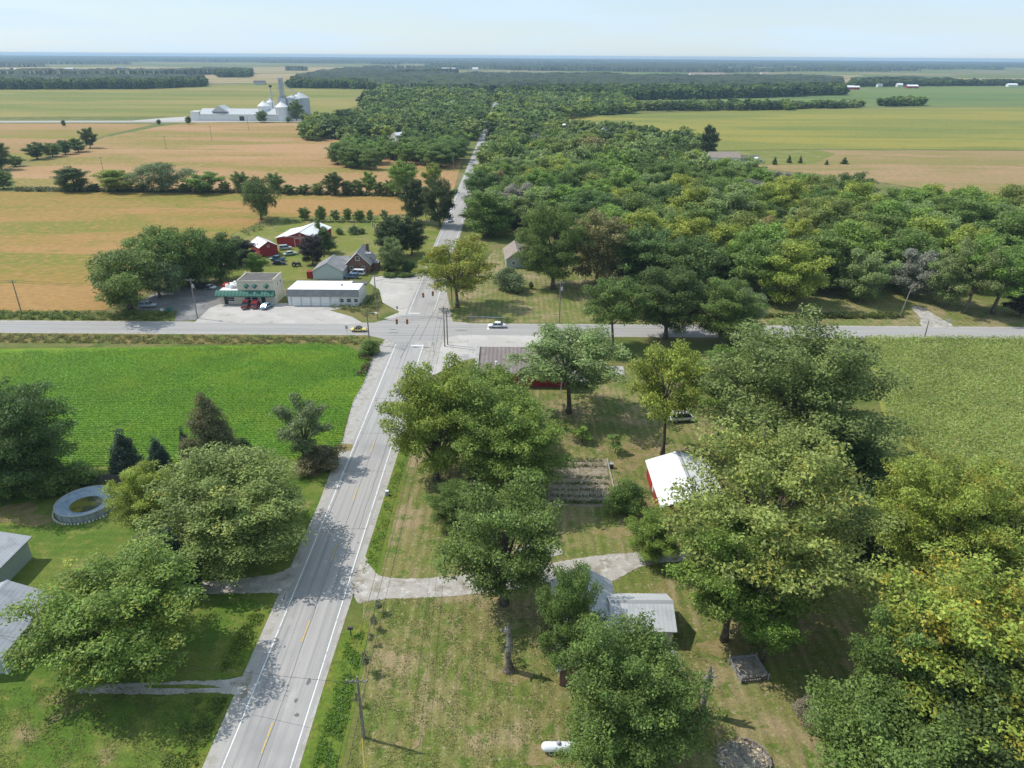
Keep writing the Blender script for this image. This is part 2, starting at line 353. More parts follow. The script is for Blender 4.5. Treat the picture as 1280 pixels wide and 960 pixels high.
sheet('car_park', Gs((560, 417), (600, 419), (700, 420), (735, 424), (690, 440), (600, 446), (575, 452), (540, 470), (548, 440)), LOTGRAVEL, .022)
sheet('road', [(RX - 4.1, -60), (RX + 3.9, -60), (RX + 3.9, 3500), (RX - 4.1, 3500)], ASPHALT, .026)
sheet('cross_road', [(-700, CY - 3.75), (RX - 13, CY - 3.75), (RX - 4.1, CY - 9), (RX + 3.9, CY - 9), (RX + 12, CY - 3.75), (700, CY - 3.75), (700, CY + 3.75), (RX + 12, CY + 3.75), (RX + 3.9, CY + 11), (RX - 4.1, CY + 11), (RX - 13, CY + 3.75), (-700, CY + 3.75)], ASPHALT2, .030)
# painted markings (each surface one sheet of paint)
def strips(name, rects, mat, z):
    mb = MB()
    for x0, y0, x1, y1 in rects: mb.add([(x0, y0, z), (x1, y0, z), (x1, y1, z), (x0, y1, z)], [(0, 1, 2, 3)])
    o = mb.build(name, mat); o['kind'] = 'structure'; return o
e = 3.42
strips('edge_line', [(RX - e - .07, -60, RX - e + .07, CY - 10.5), (RX - e - .07, CY + 13, RX - e + .07, CY + 330), (RX + e - .07, -60, RX + e + .07, CY - 11), (RX + e - .07, CY + 14, RX + e + .07, CY + 330)], WHITEPAINT, .034)
y0 = G(337, 923)[1]
strips('centre_line', [(RX - .07, y0 + 15.24 * i - 1.8, RX + .07, y0 + 15.24 * i + 1.9) for i in range(-4, 7)] + [(RX - .07, CY + 40 + 15.24 * i, RX + .07, CY + 43.8 + 15.24 * i) for i in range(0, 20)], YELLOWPAINT, .034)
strips('stop_line', [(RX + .35, CY - 11.7, RX + e + .07, CY - 11.1), (RX - e - .07, CY + 12.3, RX - .3, CY + 12.9), (-6.6, CY + .2, -6, CY + 2.9)], WHITEPAINT, .038)
strips('lane_line', [(-150 + 12.2 * i, CY - .06, -146.4 + 12.2 * i, CY + .06) for i in range(-4, 9)] + [(40 + 12.2 * i, CY - .06, 43 + 12.2 * i, CY + .06) for i in range(0, 16)] + [(-6, CY - .06, 28, CY + .06), (-400, CY - 3.5, -45, CY - 3.4), (0, CY - 3.5, 400, CY - 3.4)], FAINTPAINT, .038)
# tar seams and worn patches
rr = random.Random(4)
mb = MB()
def crack(x, y, x2, y2, wdt=.05, n=9):
    P = []
    for i in range(n + 1):
        t = i / n; P.append((x + (x2 - x) * t + rr.uniform(-.06, .06), y + (y2 - y) * t + rr.uniform(-.06, .06)))
    d = Vector((x2 - x, y2 - y)).normalized(); p = (-d.y * wdt / 2, d.x * wdt / 2)
    vs = [(a + s * p[0], b + s * p[1], .042) for a, b in P for s in (-1, 1)]
    mb.add(vs, [(2 * i, 2 * i + 1, 2 * i + 3, 2 * i + 2) for i in range(n)])
for yy in (73, 88, 104.5, 118, 133, 149): crack(RX - 3.3, yy, RX + 3.6, yy + rr.uniform(-.5, .5), .06)
crack(RX + .2, 40, RX + .15, 120, .05, 30); crack(RX + 2.4, 88, RX + 2.6, 130, .06, 20); crack(RX - 2.9, 92, RX - 3.0, 115, .05, 12)
for yy in (210, 228, 247, 262): crack(RX - 3.5, yy, RX + 3.5, yy + .4, .12)
crack(RX - 8, CY - 5, RX + 9, CY - 4.2, .12); crack(RX - 6, CY + 9.5, RX + 8, CY + 10, .12); crack(RX + 2, CY - 8, RX + 3.6, CY + 16, .12); crack(RX - 1, CY - 20, RX + .6, CY + 4, .1)
crack(-20, CY + 1.5, 60, CY + 1.7, .07, 20); crack(-120, CY - 1.4, -40, CY - 1.2, .07, 20)
mb.build('tar_crack', TAR)['kind'] = 'structure'
def blob(name, x, y, rx, ry, mat, z, seed=0, n=14):
    r = random.Random(seed); return sheet(name, smooth_poly([(x + rx * r.uniform(.7, 1.25) * math.cos(2 * math.pi * i / n), y + ry * r.uniform(.7, 1.25) * math.sin(2 * math.pi * i / n)) for i in range(n)], 1), mat, z)
for i, (px, py, a, b) in enumerate([(386, 852, .22, .5), (370, 876, .22, .3), (371, 894, .25, .25), (503, 474, .5, 1.6), (491, 412, 1.1, .16), (491, 416, 1.3, .16), (576, 413, 1.6, .2)]):
    blob('asphalt_patch', *G(px, py), a, b, PATCHM, .046 + .004 * i, i)
# driveways
def ragged(pts, amp, seed):
    r = random.Random(seed); q = []
    for i in range(len(pts)):
        p0, p1 = pts[i], pts[(i + 1) % len(pts)]; L = math.hypot(p1[0] - p0[0], p1[1] - p0[1]); n = max(1, int(L / .35))
        q += [(p0[0] + (p1[0] - p0[0]) * k / n + r.uniform(-amp, amp), p0[1] + (p1[1] - p0[1]) * k / n + r.uniform(-amp, amp)) for k in range(n)]
    return q
def drive(name, pp, z=.034): return sheet(name, ragged(smooth_poly(Gs(*pp), 2), .11, len(pp)), GRAVEL, z)
DRV = drive('driveway', [(455, 690), (466, 716), (486, 724), (545, 723), (610, 714), (700, 702), (760, 692), (840, 690), (900, 690), (905, 700), (810, 703), (775, 722), (760, 730), (735, 722), (700, 724), (640, 738), (560, 746), (475, 749), (456, 752), (446, 757), (440, 735), (446, 712)])
drive('driveway', [(376, 696), (362, 712), (330, 721), (245, 728), (160, 735), (160, 748), (250, 743), (345, 741), (358, 744), (349, 762), (362, 735)])
drive('driveway', [(318, 832), (306, 846), (280, 850), (240, 851.5), (200, 853), (150, 854), (100, 858), (90, 868), (140, 867), (190, 869), (240, 867), (285, 866), (298, 870), (300, 880), (312, 862)])
blob('grass_strip', *G(230, 858.5), 4.3, .33, LAWN_L, .038, 3)
drive('driveway', [(1137, 383), (1150, 382), (1172, 396), (1200, 411), (1148, 409), (1152, 398)], .018)
blob('gravel_patch', *G(675, 688), 3.4, 2.0, GRAVEL, .046, 9)
sheet('concrete_slab', Gs((757, 458), (779, 458), (781, 469), (762, 469)), CONCRETE, .05)
sheet('concrete_slab', Gs((826, 812), (845, 812), (846, 822), (830, 822)), CONCRETE, .05)
for i, (px, py, a, b) in enumerate([(780, 580, 3.5, 2.6), (800, 560, 3, 4), (690, 630, 2.5, 1.6), (765, 665, 3, 1.6), (150, 775, 0, 0), (15, 640, 3.5, 2.5), (45, 650, 3, 1.6), (640, 845, 2.3, 1.2), (885, 905, 2, 1), (905, 810, 3.2, 1.6), (690, 945, 3, 1.4), (390, 590, 3, 1.3), (430, 560, 2, 1.6), (510, 930, 1.2, .7), (1020, 900, 2.2, 2.6), (960, 800, 2, 1)]):
    if a: blob('dry_patch', *G(px, py), a, b, M('dry grass %d' % i, (0.25, 0.195, 0.095), [((0.17, 0.165, 0.045), .7, .42, .6)], fine=(4, .3), bump=(6, .6, .06)), .008 + .003 * i, 20 + i)
for i, (px, py, a, b) in enumerate([(591, 396, 2, .5), (605, 396, 1.6, .45), (618, 397, 2.4, .5)]):
    blob('concrete_slab', *G(px, py), a, b, CONCRETE, .05, 60 + i)
# verges along the road, drawn as sheets under the tall weeds
sheet('verge', [(RX + 4.4, 42), (RX + 4.3, 60), (RX + 4.6, 67), (RX + 7.5, 69), (RX + 8.3, 62), (RX + 8.6, 40)], VERGE, .02)
sheet('verge', [(RX + 4.6, 77), (RX + 5, 112), (RX + 7.2, 112), (RX + 7.4, 78)], VERGE, .02)
sheet('verge', [(RX - 5.6, 40), (RX - 5.5, 58), (RX - 9, 58), (RX - 9.5, 40)], VERGE, .02)
sheet('verge', [(RX - 5.5, 60), (RX - 5.4, 71), (RX - 8.5, 71), (RX - 9, 60)], VERGE, .02)
sheet('verge', [(-700, CY - 11.5), (RX - 13, CY - 11.5), (RX - 11, CY - 4.7), (-700, CY - 4.7)], M('weedy verge', (0.19, 0.16, 0.045), [((0.10, 0.14, 0.022), .12, .42, .6), ((.27, .2, .09), .3, .5, .68)], fine=(2, .3), bump=(3, .8, .3)), .018)
# ------------------------------------------------------------------ trees
def env_r(shape, z):
    z = np.clip(z, 0, 1)
    if shape == 'round': return np.sqrt(np.clip(1 - (2 * z - .92) ** 2 / 1.1664, 0, 1))
    if shape == 'oval': return np.clip(np.sin(np.pi * np.clip(z * .93 + .07, 0, 1)) ** .6, 0, 1)
    if shape == 'vase': return np.clip((.35 + .65 * np.clip(z / .6, 0, 1) ** .8) * np.sqrt(np.clip(1 - np.clip((z - .55) / .45, 0, 1) ** 2, 0, 1)), 0.02, 1)
    if shape == 'cone': return np.clip(1 - z, .03, 1) ** .8 * np.clip(z * 7 + .5, 0, 1)
    if shape == 'egg': return np.clip((1 - z), .0, 1) ** .55 * np.clip(z * 4 + .55, 0, 1)
    return np.ones_like(z)

def rand_dirs(rg, n):
    d = rg.normal(size=(n, 3)); return d / np.linalg.norm(d, axis=1)[:, None]

def leaf_quads(rg, c, nrm, size, ratio=.55, droop=0):
    n = len(c)
    t = np.cross(nrm, rand_dirs(rg, n)); t /= np.linalg.norm(t, axis=1)[:, None] + 1e-9
    if droop:
        t = t * (1 - droop) + np.array([0, 0, -1]) * droop; t /= np.linalg.norm(t, axis=1)[:, None] + 1e-9
    b = np.cross(nrm, t); b /= np.linalg.norm(b, axis=1)[:, None] + 1e-9
    L = (size * rg.uniform(.65, 1.35, n))[:, None]
    v = np.stack([c - t * L * .5, c + b * L * ratio * .5 + t * L * .08, c + t * L * .5, c - b * L * ratio * .5 + t * L * .08], 1)
    return v.reshape(-1, 3), np.arange(n * 4).reshape(n, 4)

def crown_pts(seed, h, r, base, shape, n_cl, n_lf, flat=.72, lump=.24, clr=(.20, .32), shell=.5, droop=0, outer=1.0, nlimb=0, bulk=1.0):
    """returns leaf centres, normals, turn, shade, clump centres"""
    rg = np.random.default_rng(seed)
    zb = base; zt = h; ends = None
    if nlimb:                                          # foliage carried by separate boughs, with gaps between them
        cs = []; crs = []; ends = []; lean = rg.normal(0, .07, 2) * r
        for i in range(nlimb):
            zf = min(1.0, max(.04, (i + .5) / nlimb + rg.normal(0, .03))); th = i * 2.39996 + rg.normal(0, .25)
            R = float(env_r(shape, np.array(min(zf, .93)))) * r * rg.uniform(.70, 1.14)
            e = np.array([R * math.cos(th) + lean[0] * zf, R * math.sin(th) + lean[1] * zf, zb + (zt - zb) * zf * rg.uniform(.93, 1.0)])
            s = np.array([0, 0, zb * .75 + (zt - zb) * zf * .52]); L = np.linalg.norm(e - s); ends.append(e)
            side = np.cross(e - s, [0, 0, 1.0]); side /= np.linalg.norm(side) + 1e-6; m = max(3, int(round(5.5 * L / r + .8)))
            bow = rg.normal(0, .12) * L
            for j in range(m):
                t = .36 + .66 * (j + rg.uniform(.1, .9)) / m
                p = s + (e - s) * t + side * bow * math.sin(t * 3.14) + np.array([0, 0, .10 * L * math.sin(t * 3.14)])
                rc = r * rg.uniform(.135, .205) * (1.25 - .45 * t) * bulk
                cs.append(p); crs.append(rc)
                if rg.uniform() < .8:
                    q = p + side * rg.choice([-1, 1]) * r * rg.uniform(.13, .27) + rg.normal(0, .04, 3) * r; q[2] = min(q[2], zt); cs.append(q); crs.append(rc * rg.uniform(.6, .95))
    else:
        ph = rg.uniform(0, 6.28, 8); cs = []; crs = []; tries = 0
        lean = rg.normal(0, .06, 2) * r
        while len(cs) < n_cl and tries < n_cl * 30:
            tries += 1
            zf = rg.uniform(0, 1); th = rg.uniform(0, 6.283)
            R = float(env_r(shape, np.array(zf))) * r
            if rg.uniform() > (R / r) * .9 + .1: continue
            R *= 1 + lump * (math.sin(th * 2 + ph[0] + zf * 2) * .5 + math.sin(th * 3 + ph[1] - zf * 4) * .5 + math.sin(th * 5 + ph[2] + zf * 5) * .35)
            rc = r * rg.uniform(*clr) * (.75 + .4 * R / r)
            rho = min(1, (rg.uniform() ** .38)) * outer * max(R - rc * .6, 0.05 * r)
            p = np.array([rho * math.cos(th) + lean[0] * zf, rho * math.sin(th) + lean[1] * zf, zb + (zt - zb - rc * .5) * zf + rc * .15])
            if cs:
                dd = np.linalg.norm((np.array(cs) - p) / [1, 1, flat], axis=1)
                if (dd < np.array(crs) * .86).any(): continue
            cs.append(p); crs.append(rc)
    cs = np.array(cs); crs = np.array(crs); k = len(cs)
    wts = crs ** 2; cnt = np.maximum(8, (n_lf * wts / wts.sum()).astype(int))
    idx = np.repeat(np.arange(k), cnt); n = len(idx)
    d = rand_dirs(rg, n); d[:, 2] = np.where(d[:, 2] < -.25, d[:, 2] * rg.choice([-1, 1], n), d[:, 2])
    q = shell + (1 - shell) * rg.uniform(0, 1, n) ** .6
    wob = 1 + .22 * np.sin(d[:, 0] * 5 + idx * 1.7) * np.cos(d[:, 1] * 6 + idx * 2.3) + rg.normal(0, .12, n) + (rg.uniform(0, 1, n) < .05) * rg.uniform(.1, .45, n)
    off = d * (q * wob * crs[idx])[:, None]; off[:, 2] *= flat
    if droop: off[:, 2] -= np.abs(rg.normal(0, 1, n)) * crs[idx] * droop
    c = cs[idx] + off
    nr = d * .55 + rand_dirs(rg, n) * .75 + np.array([0, 0, .55]); nr /= np.linalg.norm(nr, axis=1)[:, None]
    ct = rg.uniform(0, 1, k); zf = (cs[:, 2] - zb) / max(zt - zb, .1)
    turn = np.clip(ct[idx] * .75 + .15 * zf[idx] + rg.normal(0, .14, n) + .08, 0, .999)
    shade = (rg.uniform(.74, 1.28, k)[idx]) * rg.uniform(.66, 1.42, n)
    return c, nr, turn, shade, (np.array(ends) if ends is not None else cs), rg

def crown_mesh(name, seed, h, r, base, shape, n_cl, n_lf, leaf, droop=0, ratio=.55, **kw):
    c, nr, turn, shade, cs, rg = crown_pts(seed, h, r, base, shape, n_cl, n_lf, droop=droop * .6, **kw)
    v, f = leaf_quads(rg, c, nr, leaf, ratio, droop)
    me = mesh_np(name, v, f, LEAF, {'turn': ('FACE', 'FLOAT', turn), 'shade': ('FACE', 'FLOAT', shade)})
    return me, cs, rg

def trunk_mesh(name, rg, cs, h, base, tr, limbs=9, forks=1, mat=None, top=.7):
    mb = MB(); lean = rg.normal(0, .02, 2) * h
    def axis(t): return Vector((lean[0] * t + .12 * math.sin(t * 5), lean[1] * t + .1 * math.cos(t * 4) - .1, h * top * t))
    n = 8; mb.tube([axis(i / n) - (Vector((0, 0, .25)) if i == 0 else Vector()) for i in range(n + 1)], [tr * (1.45 if i == 0 else 1) * (1 - .85 * i / n) + .02 for i in range(n + 1)], 9)
    order = rg.permutation(len(cs))[:limbs]
    for j, i in enumerate(order):
        e = Vector(cs[i]); t = max(.16, min(.75, base * (.55 + .5 * rg.uniform()) / (h * top) + .25 * (e.z / h) * rg.uniform(.3, 1)))
        s = axis(t)
        if s.z > e.z - .3: s = axis(max(.12, (e.z - 1) / (h * top) * .8))
        m1 = s.lerp(e, .35) + Vector((0, 0, .06 * h)); m2 = s.lerp(e, .7) + Vector((0, 0, .05 * h))
        k = tr * rg.uniform(.34, .55)
        mb.tube([s, m1, m2, e], [k, k * .7, k * .42, .03], 6)
    me = bpy.data.meshes.new(name); me.from_pydata(mb.v, [], mb.f); me.materials.append(mat or BARK)
    me.polygons.foreach_set('use_smooth', [True] * len(me.polygons)); me.update()
    return me

PROTO = {}
def proto(key, seed, h, r, base, shape, n_cl, n_lf, leaf, tr=.3, limbs=10, top=.7, **kw):
    cm, cs, rg = crown_mesh('crown_' + shape, seed, h, r, base, shape, n_cl, n_lf, leaf, **kw)
    PROTO[key] = (cm, trunk_mesh('trunk', rg, cs, h, base, tr, limbs, top=top), h, r, base)

# close trees, dense leaf clumps
proto('mapleA', 11, 14, 6.4, 2.6, 'round', 0, 50000, .27, .36, 22, nlimb=34, bulk=1.12)
proto('mapleB', 12, 14, 6.4, 2.6, 'oval', 0, 48000, .27, .34, 22, nlimb=30, bulk=1.1)
proto('mapleC', 13, 16, 7.2, 2.8, 'round', 0, 62000, .28, .42, 26, nlimb=40, bulk=1.06)
proto('mapleD', 31, 15, 7.0, 3.4, 'vase', 0, 44000, .27, .40, 24, nlimb=26, bulk=1.08)
proto('ashA', 14, 15, 6.0, 4.0, 'vase', 0, 34000, .27, .32, 20, nlimb=22, bulk=1.02)
proto('openA', 15, 11, 5.4, 3.2, 'vase', 0, 19000, .26, .26, 18, nlimb=19, bulk=.98, top=.55)
proto('openB', 16, 12, 5.2, 3.6, 'round', 0, 21000, .26, .25, 18, nlimb=20, bulk=1.0, top=.6)
proto('openC', 33, 12, 5.2, 5.0, 'round', 0, 22000, .26, .24, 20, nlimb=21, bulk=1.04, top=.62)
proto('locust', 17, 16, 7.4, 3.0, 'round', 0, 52000, .26, .36, 26, nlimb=44, bulk=.92, flat=.6)
proto('locustB', 18, 17, 7.6, 2.8, 'vase', 0, 54000, .27, .36, 26, nlimb=40, bulk=.95, flat=.62)
proto('bigA', 19, 20, 9.0, 2.6, 'round', 0, 78000, .30, .5, 30, nlimb=56, bulk=.92)
proto('bigB', 20, 20, 9.0, 3.0, 'oval', 0, 74000, .30, .5, 28, nlimb=46, bulk=1.0)
proto('conebroad', 21, 13, 5.2, .8, 'egg', 110, 49600, 0.246, .3, 8, lump=.2, clr=(.18, .28))
proto('spruce', 22, 11, 3.2, .5, 'cone', 130, 32240, 0.238, .2, 6, lump=.16, clr=(.16, .26), flat=.45, top=.95)
proto('arborvitae', 23, 6, 1.8, .1, 'egg', 60, 17360, 0.182, .12, 4, lump=.08, clr=(.25, .36), droop=.0, top=.9, flat=1.2)
proto('willowish', 24, 9, 4.2, 2.4, 'vase', 0, 15000, .24, .24, 18, nlimb=17, bulk=1.0, top=.6)
proto('shrub', 25, 3, 2.4, .1, 'round', 34, 11160, 0.2, .08, 8, lump=.3, clr=(.24, .38), top=.5)
proto('sapling', 26, 3.2, 1.0, .9, 'oval', 12, 700, .24, .04, 6, lump=.4, clr=(.28, .45))
# mid distance
for i, (shp, nl, bk) in enumerate([('round', 26, 1.25), ('oval', 24, 1.2), ('vase', 22, 1.25), ('round', 34, 1.1), ('egg', 28, 1.2), ('oval', 20, 1.35)]):
    proto('mid%d' % i, 40 + i, 14, 6.2, 1.8, shp, 0, 23000, .40, .3, 9, nlimb=nl, bulk=bk, flat=.85)
proto('midwillow', 50, 14, 6.5, 1.6, 'vase', 70, 14880, 0.502, .34, 9, lump=.36, clr=(.18, .28), droop=.35, ratio=.4)
proto('midspruce', 51, 13, 3.4, .5, 'cone', 70, 8680, 0.383, .2, 3, lump=.15, clr=(.2, .3), flat=.5)

COL = dict(deep=(0.109, 0.166, 0.045), mid=(0.163, 0.238, 0.056), bright=(0.199, 0.294, 0.056), yg=(0.291, 0.348, 0.061), olive=(0.223, 0.276, 0.070),
           greygreen=(0.194, 0.255, 0.111), spruce=(0.066, 0.102, 0.062), purple=(0.056, 0.046, 0.042), brown=(0.275, 0.245, 0.097), pale=(0.242, 0.310, 0.107), gold=(0.400, 0.330, 0.050), dark=(0.074, 0.106, 0.037))
NTREE = [0]
def plant(key, x, y, h, r, col, turn, label, cat='tree', name='tree', group=None, rz=None, z=0):
    cm, tm, h0, r0, b0 = PROTO[key]
    rr = random.Random(NTREE[0] * 7 + 3); NTREE[0] += 1
    t = thing(name, label, cat, (x, y, z), rr.uniform(0, 6.28) if rz is None else rz, group)
    t.scale = (r / r0, r / r0 * rr.uniform(.95, 1.05), h / h0)
    c = bpy.data.objects.new('crown', cm); C.objects.link(c); c.parent = t
    b = COL[col] if isinstance(col, str) else col; k = rr.uniform(.93, 1.07)
    c.color = (b[0] * k * rr.uniform(.95, 1.06), b[1] * k, b[2] * k, turn)
    k = bpy.data.objects.new('stems' if cat == 'shrub' else 'trunk', tm); C.objects.link(k); k.parent = t
    return t
def T(bx, by, ytop, wpx, key, col, turn, label, cat='tree', name='tree', group=None, base=None):
    """a tree standing at bx, by whose crown reaches up to ytop and is wpx wide in the photograph"""
    x, y = G(bx, by); zn = zat(bx, ytop, y); th = math.atan2(H - zn * .5, y); c, s = math.cos(th), math.sin(th)
    r = wpx / 2 * mpp(y, zn * .55) * (1.07 if key[:3] in ('map', 'ash', 'ope', 'loc', 'big') else 1.0) * math.hypot(x, math.hypot(y, H)) / math.hypot(y, H) ** 1
    bf = PROTO[key][4] / PROTO[key][2]; lo, hi = .15 * zn, zn + .01
    for _ in range(30):
        h = (lo + hi) / 2; zc = h * (1 + bf) / 2; b = h * (1 - bf) / 2
        if zc * c + math.hypot(b * c, r * s * .9) > zn * c: hi = h
        else: lo = h
    return plant(key, x, y, h, r, col, turn, label, cat, name, group)

# --- trees of the two yards by the road
T(152, 836, 670, 186, 'mapleC', 'bright', .16, 'large bright green maple overhanging the grey house beside the lower two-track drive')
T(308, 694, 556, 178, 'mapleC', (.245, .305, .085), .14, 'broad olive-green tree with feathery crown beside the road, near the round pool')
T(196, 668, 574, 76, 'mapleB', 'yg', .1, 'yellow-green tree touching the round swimming pool')
T(228, 742, 655, 54, 'spruce', 'spruce', 0, 'dark blue-green spruce between two broad trees by the upper gravel drive', name='spruce_tree')
T(205, 708, 655, 60, 'shrub', 'greygreen', 0, 'grey-green bush at the foot of the dark spruce', 'shrub', 'bush')
T(40, 610, 467, 122, 'bigB', 'deep', 0, 'tall dark green tree at the field edge beside the board fence', base=0)
T(272, 588, 487, 70, 'conebroad', (.19, .19, .085), .1, 'cone-shaped tree with reddish-brown top at the edge of the bright green field')
T(161, 592, 537, 38, 'arborvitae', 'spruce', 0, 'plump dark arborvitae at the end of the board fence', name='arborvitae')
T(201, 583, 547, 26, 'arborvitae', 'spruce', 0, 'pointed dark arborvitae, smaller than the one by the board fence', name='arborvitae')
T(235, 578, 536, 17, 'arborvitae', 'spruce', 0, 'very narrow dark arborvitae close beside the reddish-topped tree', name='arborvitae')
T(312, 588, 547, 36, 'arborvitae', 'dark', 0, 'dark evergreen mostly hidden behind the broad olive-green tree', name='arborvitae')
T(381, 582, 493, 74, 'willowish', 'greygreen', 0, 'thin grey-green willow leaning beside the road at the corner of the green field')
T(398, 585, 556, 56, 'shrub', (.21, .19, .095), .1, 'low brownish bush on the road bank beneath the thin grey-green willow', 'shrub', 'bush')
T(78, 612, 572, 60, 'shrub', 'mid', 0, 'green bush under the tall dark tree by the board fence', 'shrub', 'bush')
T(20, 615, 560, 70, 'shrub', 'mid', 0, 'wide leafy bush at the foot of the tall dark field-edge tree', 'shrub', 'bush')
T(70, 800, 760, 60, 'shrub', (.16, .155, .12), 0, 'pale grey flowering bush under the large maple by the house', 'shrub', 'bush')
# --- right of the road
T(545, 600, 446, 118, 'mapleA', 'yg', .08, 'yellow-green maple standing closest to the road shoulder in the big pair')
T(600, 560, 449, 122, 'mapleA', 'bright', .06, 'mid-green maple at the back of the big pair near the ribbed roof')
T(640, 618, 478, 142, 'mapleC', 'bright', .08, 'large round mid-green maple behind the vegetable garden, fuller of the big pair')
T(630, 754, 592, 166, 'mapleD', 'mid', .0, 'green maple with forked grey trunk on the edge of the gravel driveway')
T(568, 660, 600, 66, 'mapleB', 'mid', .04, 'small green tree tucked between the big maples and the driveway maple')
T(708, 846, 702, 84, 'mapleB', 'mid', .04, 'green tree leaning over the white roof above the big dense tree')
T(790, 945, 762, 176, 'mapleC', 'mid', .06, 'big dense green tree hiding the white-roofed house beside the propane tank')
T(760, 985, 880, 120, 'mapleB', 'mid', .0, 'low green tree at the foot of the big dense tree by the propane tank')
T(711, 516, 397, 136, 'openC', 'pale', 0, 'airy grey-green tree with open branches behind the brown ribbed roof')
T(828, 568, 418, 98, 'openC', 'yg', .12, 'upright yellow-green tree with bare lower trunk above the red barn')
T(765, 436, 340, 80, 'openC', 'mid', .04, 'spreading tree with several bare stems on the cross road verge')
T(832, 423, 329, 88, 'mapleA', 'deep', .02, 'dense dark green tree beside the cross road with low dark skirt')
T(900, 432, 345, 84, 'mapleB', 'mid', 0, 'mid-green tree on the cross road verge next to the dense dark one')
T(925, 424, 362, 60, 'mapleA', 'greygreen', 0, 'grey-green tree on the verge half behind the huge tree by the corn')
T(988, 590, 386, 220, 'bigA', (.225, .285, .085), .0, 'huge olive-green tree at the edge of the corn field')
T(900, 520, 430, 80, 'mapleA', 'bright', .02, 'bright green tree at the flank of the huge tree, above the red barn')
T(1030, 620, 520, 130, 'bigB', 'deep', 0, 'dark green tree in shade below the huge tree by the corn')
T(944, 765, 512, 240, 'locust', (.26, .32, .085), .16, 'wide golden-olive locust leaning over the red barn roof')
T(905, 800, 622, 150, 'ashA', 'bright', .06, 'bright green tree with a thick leaning trunk beyond the white-roofed house')
T(815, 700, 632, 70, 'mapleB', 'bright', .08, 'small bright green tree in front of the red barn')
T(952, 826, 722, 98, 'openA', 'bright', 0, 'small light green tree shading the picket sandbox')
T(1095, 665, 596, 90, 'shrub', 'deep', 0, 'dark green thicket bush between the golden trees', 'shrub', 'bush')
T(1070, 690, 625, 80, 'shrub', 'dark', 0, 'very dark low bush on the shaded edge of the far yard', 'shrub', 'bush')
T(1130, 640, 560, 120, 'mapleB', 'mid', .04, 'mid-green tree along the corn field edge next to the yellow one')
T(1150, 740, 552, 150, 'locustB', 'yg', .2, 'yellow-green tree at the corn field edge')
T(1250, 735, 566, 190, 'locustB', 'yg', .25, 'tall golden yellow tree on the corn field side of the grove')
T(1190, 930, 665, 250, 'locust', 'yg', .34, 'largest orange-yellow tree of the grove')
T(1088, 935, 748, 100, 'ashA', 'mid', .0, 'dark green slender-leaved tree in front of the orange-yellow tree')
T(1300, 900, 700, 220, 'locustB', 'olive', .3, 'olive-gold tree at the outer edge of the grove')
T(1085, 1010, 830, 190, 'mapleA', 'mid', .02, 'low deep green tree below the slender-leaved one')
T(1260, 1020, 800, 220, 'mapleC', 'deep', .08, 'dark green tree nearest the bottom corner of the grove')
T(1008, 900, 872, 34, 'shrub', (.34, .31, .22), 0, 'small pale dry bush between the brush pile and the grove', 'shrub', 'bush')
T(690, 535, 508, 22, 'sapling', 'pale', 0, 'young sapling on the lawn behind the vegetable garden', name='sapling')
T(665, 562, 540, 40, 'shrub', 'mid', 0, 'leafy bush at the back edge of the vegetable garden', 'shrub', 'bush')
T(727, 553, 530, 26, 'sapling', 'bright', 0, 'slim sapling standing on the back row of the vegetable garden', name='sapling')
T(768, 566, 540, 22, 'sapling', 'mid', 0, 'little fruit sapling on the lawn between the garden and the red barn', name='sapling')
T(782, 640, 600, 48, 'shrub', 'mid', 0, 'rounded green bush at the garden corner facing the red barn', 'shrub', 'bush')
for px, py, pt, w_, lb in [(474, 766, 748, 12, 'pale weedy sapling closest to the gravel driveway on the road verge'), (468, 786, 768, 12, 'bushy pale sapling second from the driveway along the road verge'), (465, 806, 790, 9, 'wispy sapling beside the black mailbox'), (458, 840, 812, 15, 'largest pale sapling by the near utility pole'), (447, 882, 864, 9, 'thin sapling at the utility pole foot')]:
    T(px, py, pt, w_, 'sapling', (.17, .19, .11), 0, lb, name='sapling')
# --- across the cross road
T(572, 384, 294, 88, 'openB', 'yg', .3, 'yellowing tree with forked trunk on the corner lawn by the traffic signals')
T(548, 352, 305, 40, 'mid1', 'yg', .2, 'small yellow-green tree behind the corner traffic signal pole')
T(638, 363, 334, 40, 'shrub', 'greygreen', 0, 'round grey-green bush on the corner lawn', 'shrub', 'bush')
T(664, 361, 352, 7, 'shrub', 'deep', 0, 'tiny dark bush alone on the corner lawn', 'shrub', 'bush')
T(663, 336, 322, 22, 'shrub', 'mid', 0, 'green bush beside the tan-roofed house', 'shrub', 'bush')
T(691, 361, 248, 92, 'bigB', 'mid', .03, 'tall green tree with single trunk on the corner lawn')
T(745, 355, 262, 80, 'mid3', 'brown', .04, 'tall brownish half-bare tree beside the single-trunk lawn tree')
T(1205, 392, 300, 62, 'openB', 'pale', .0, 'light green tree with pale trunk nearest the gravel lane on the lawn')
T(1240, 392, 297, 80, 'openB', 'bright', .0, 'light green rounded tree further from the gravel lane on the lawn')
T(1180, 385, 318, 48, 'mid2', 'pale', 0, 'slender pale tree at the gravel lane edge')
T(1275, 395, 345, 40, 'mid4', 'purple', 0, 'dark purple-black tree at the lawn end of the gravel lane')
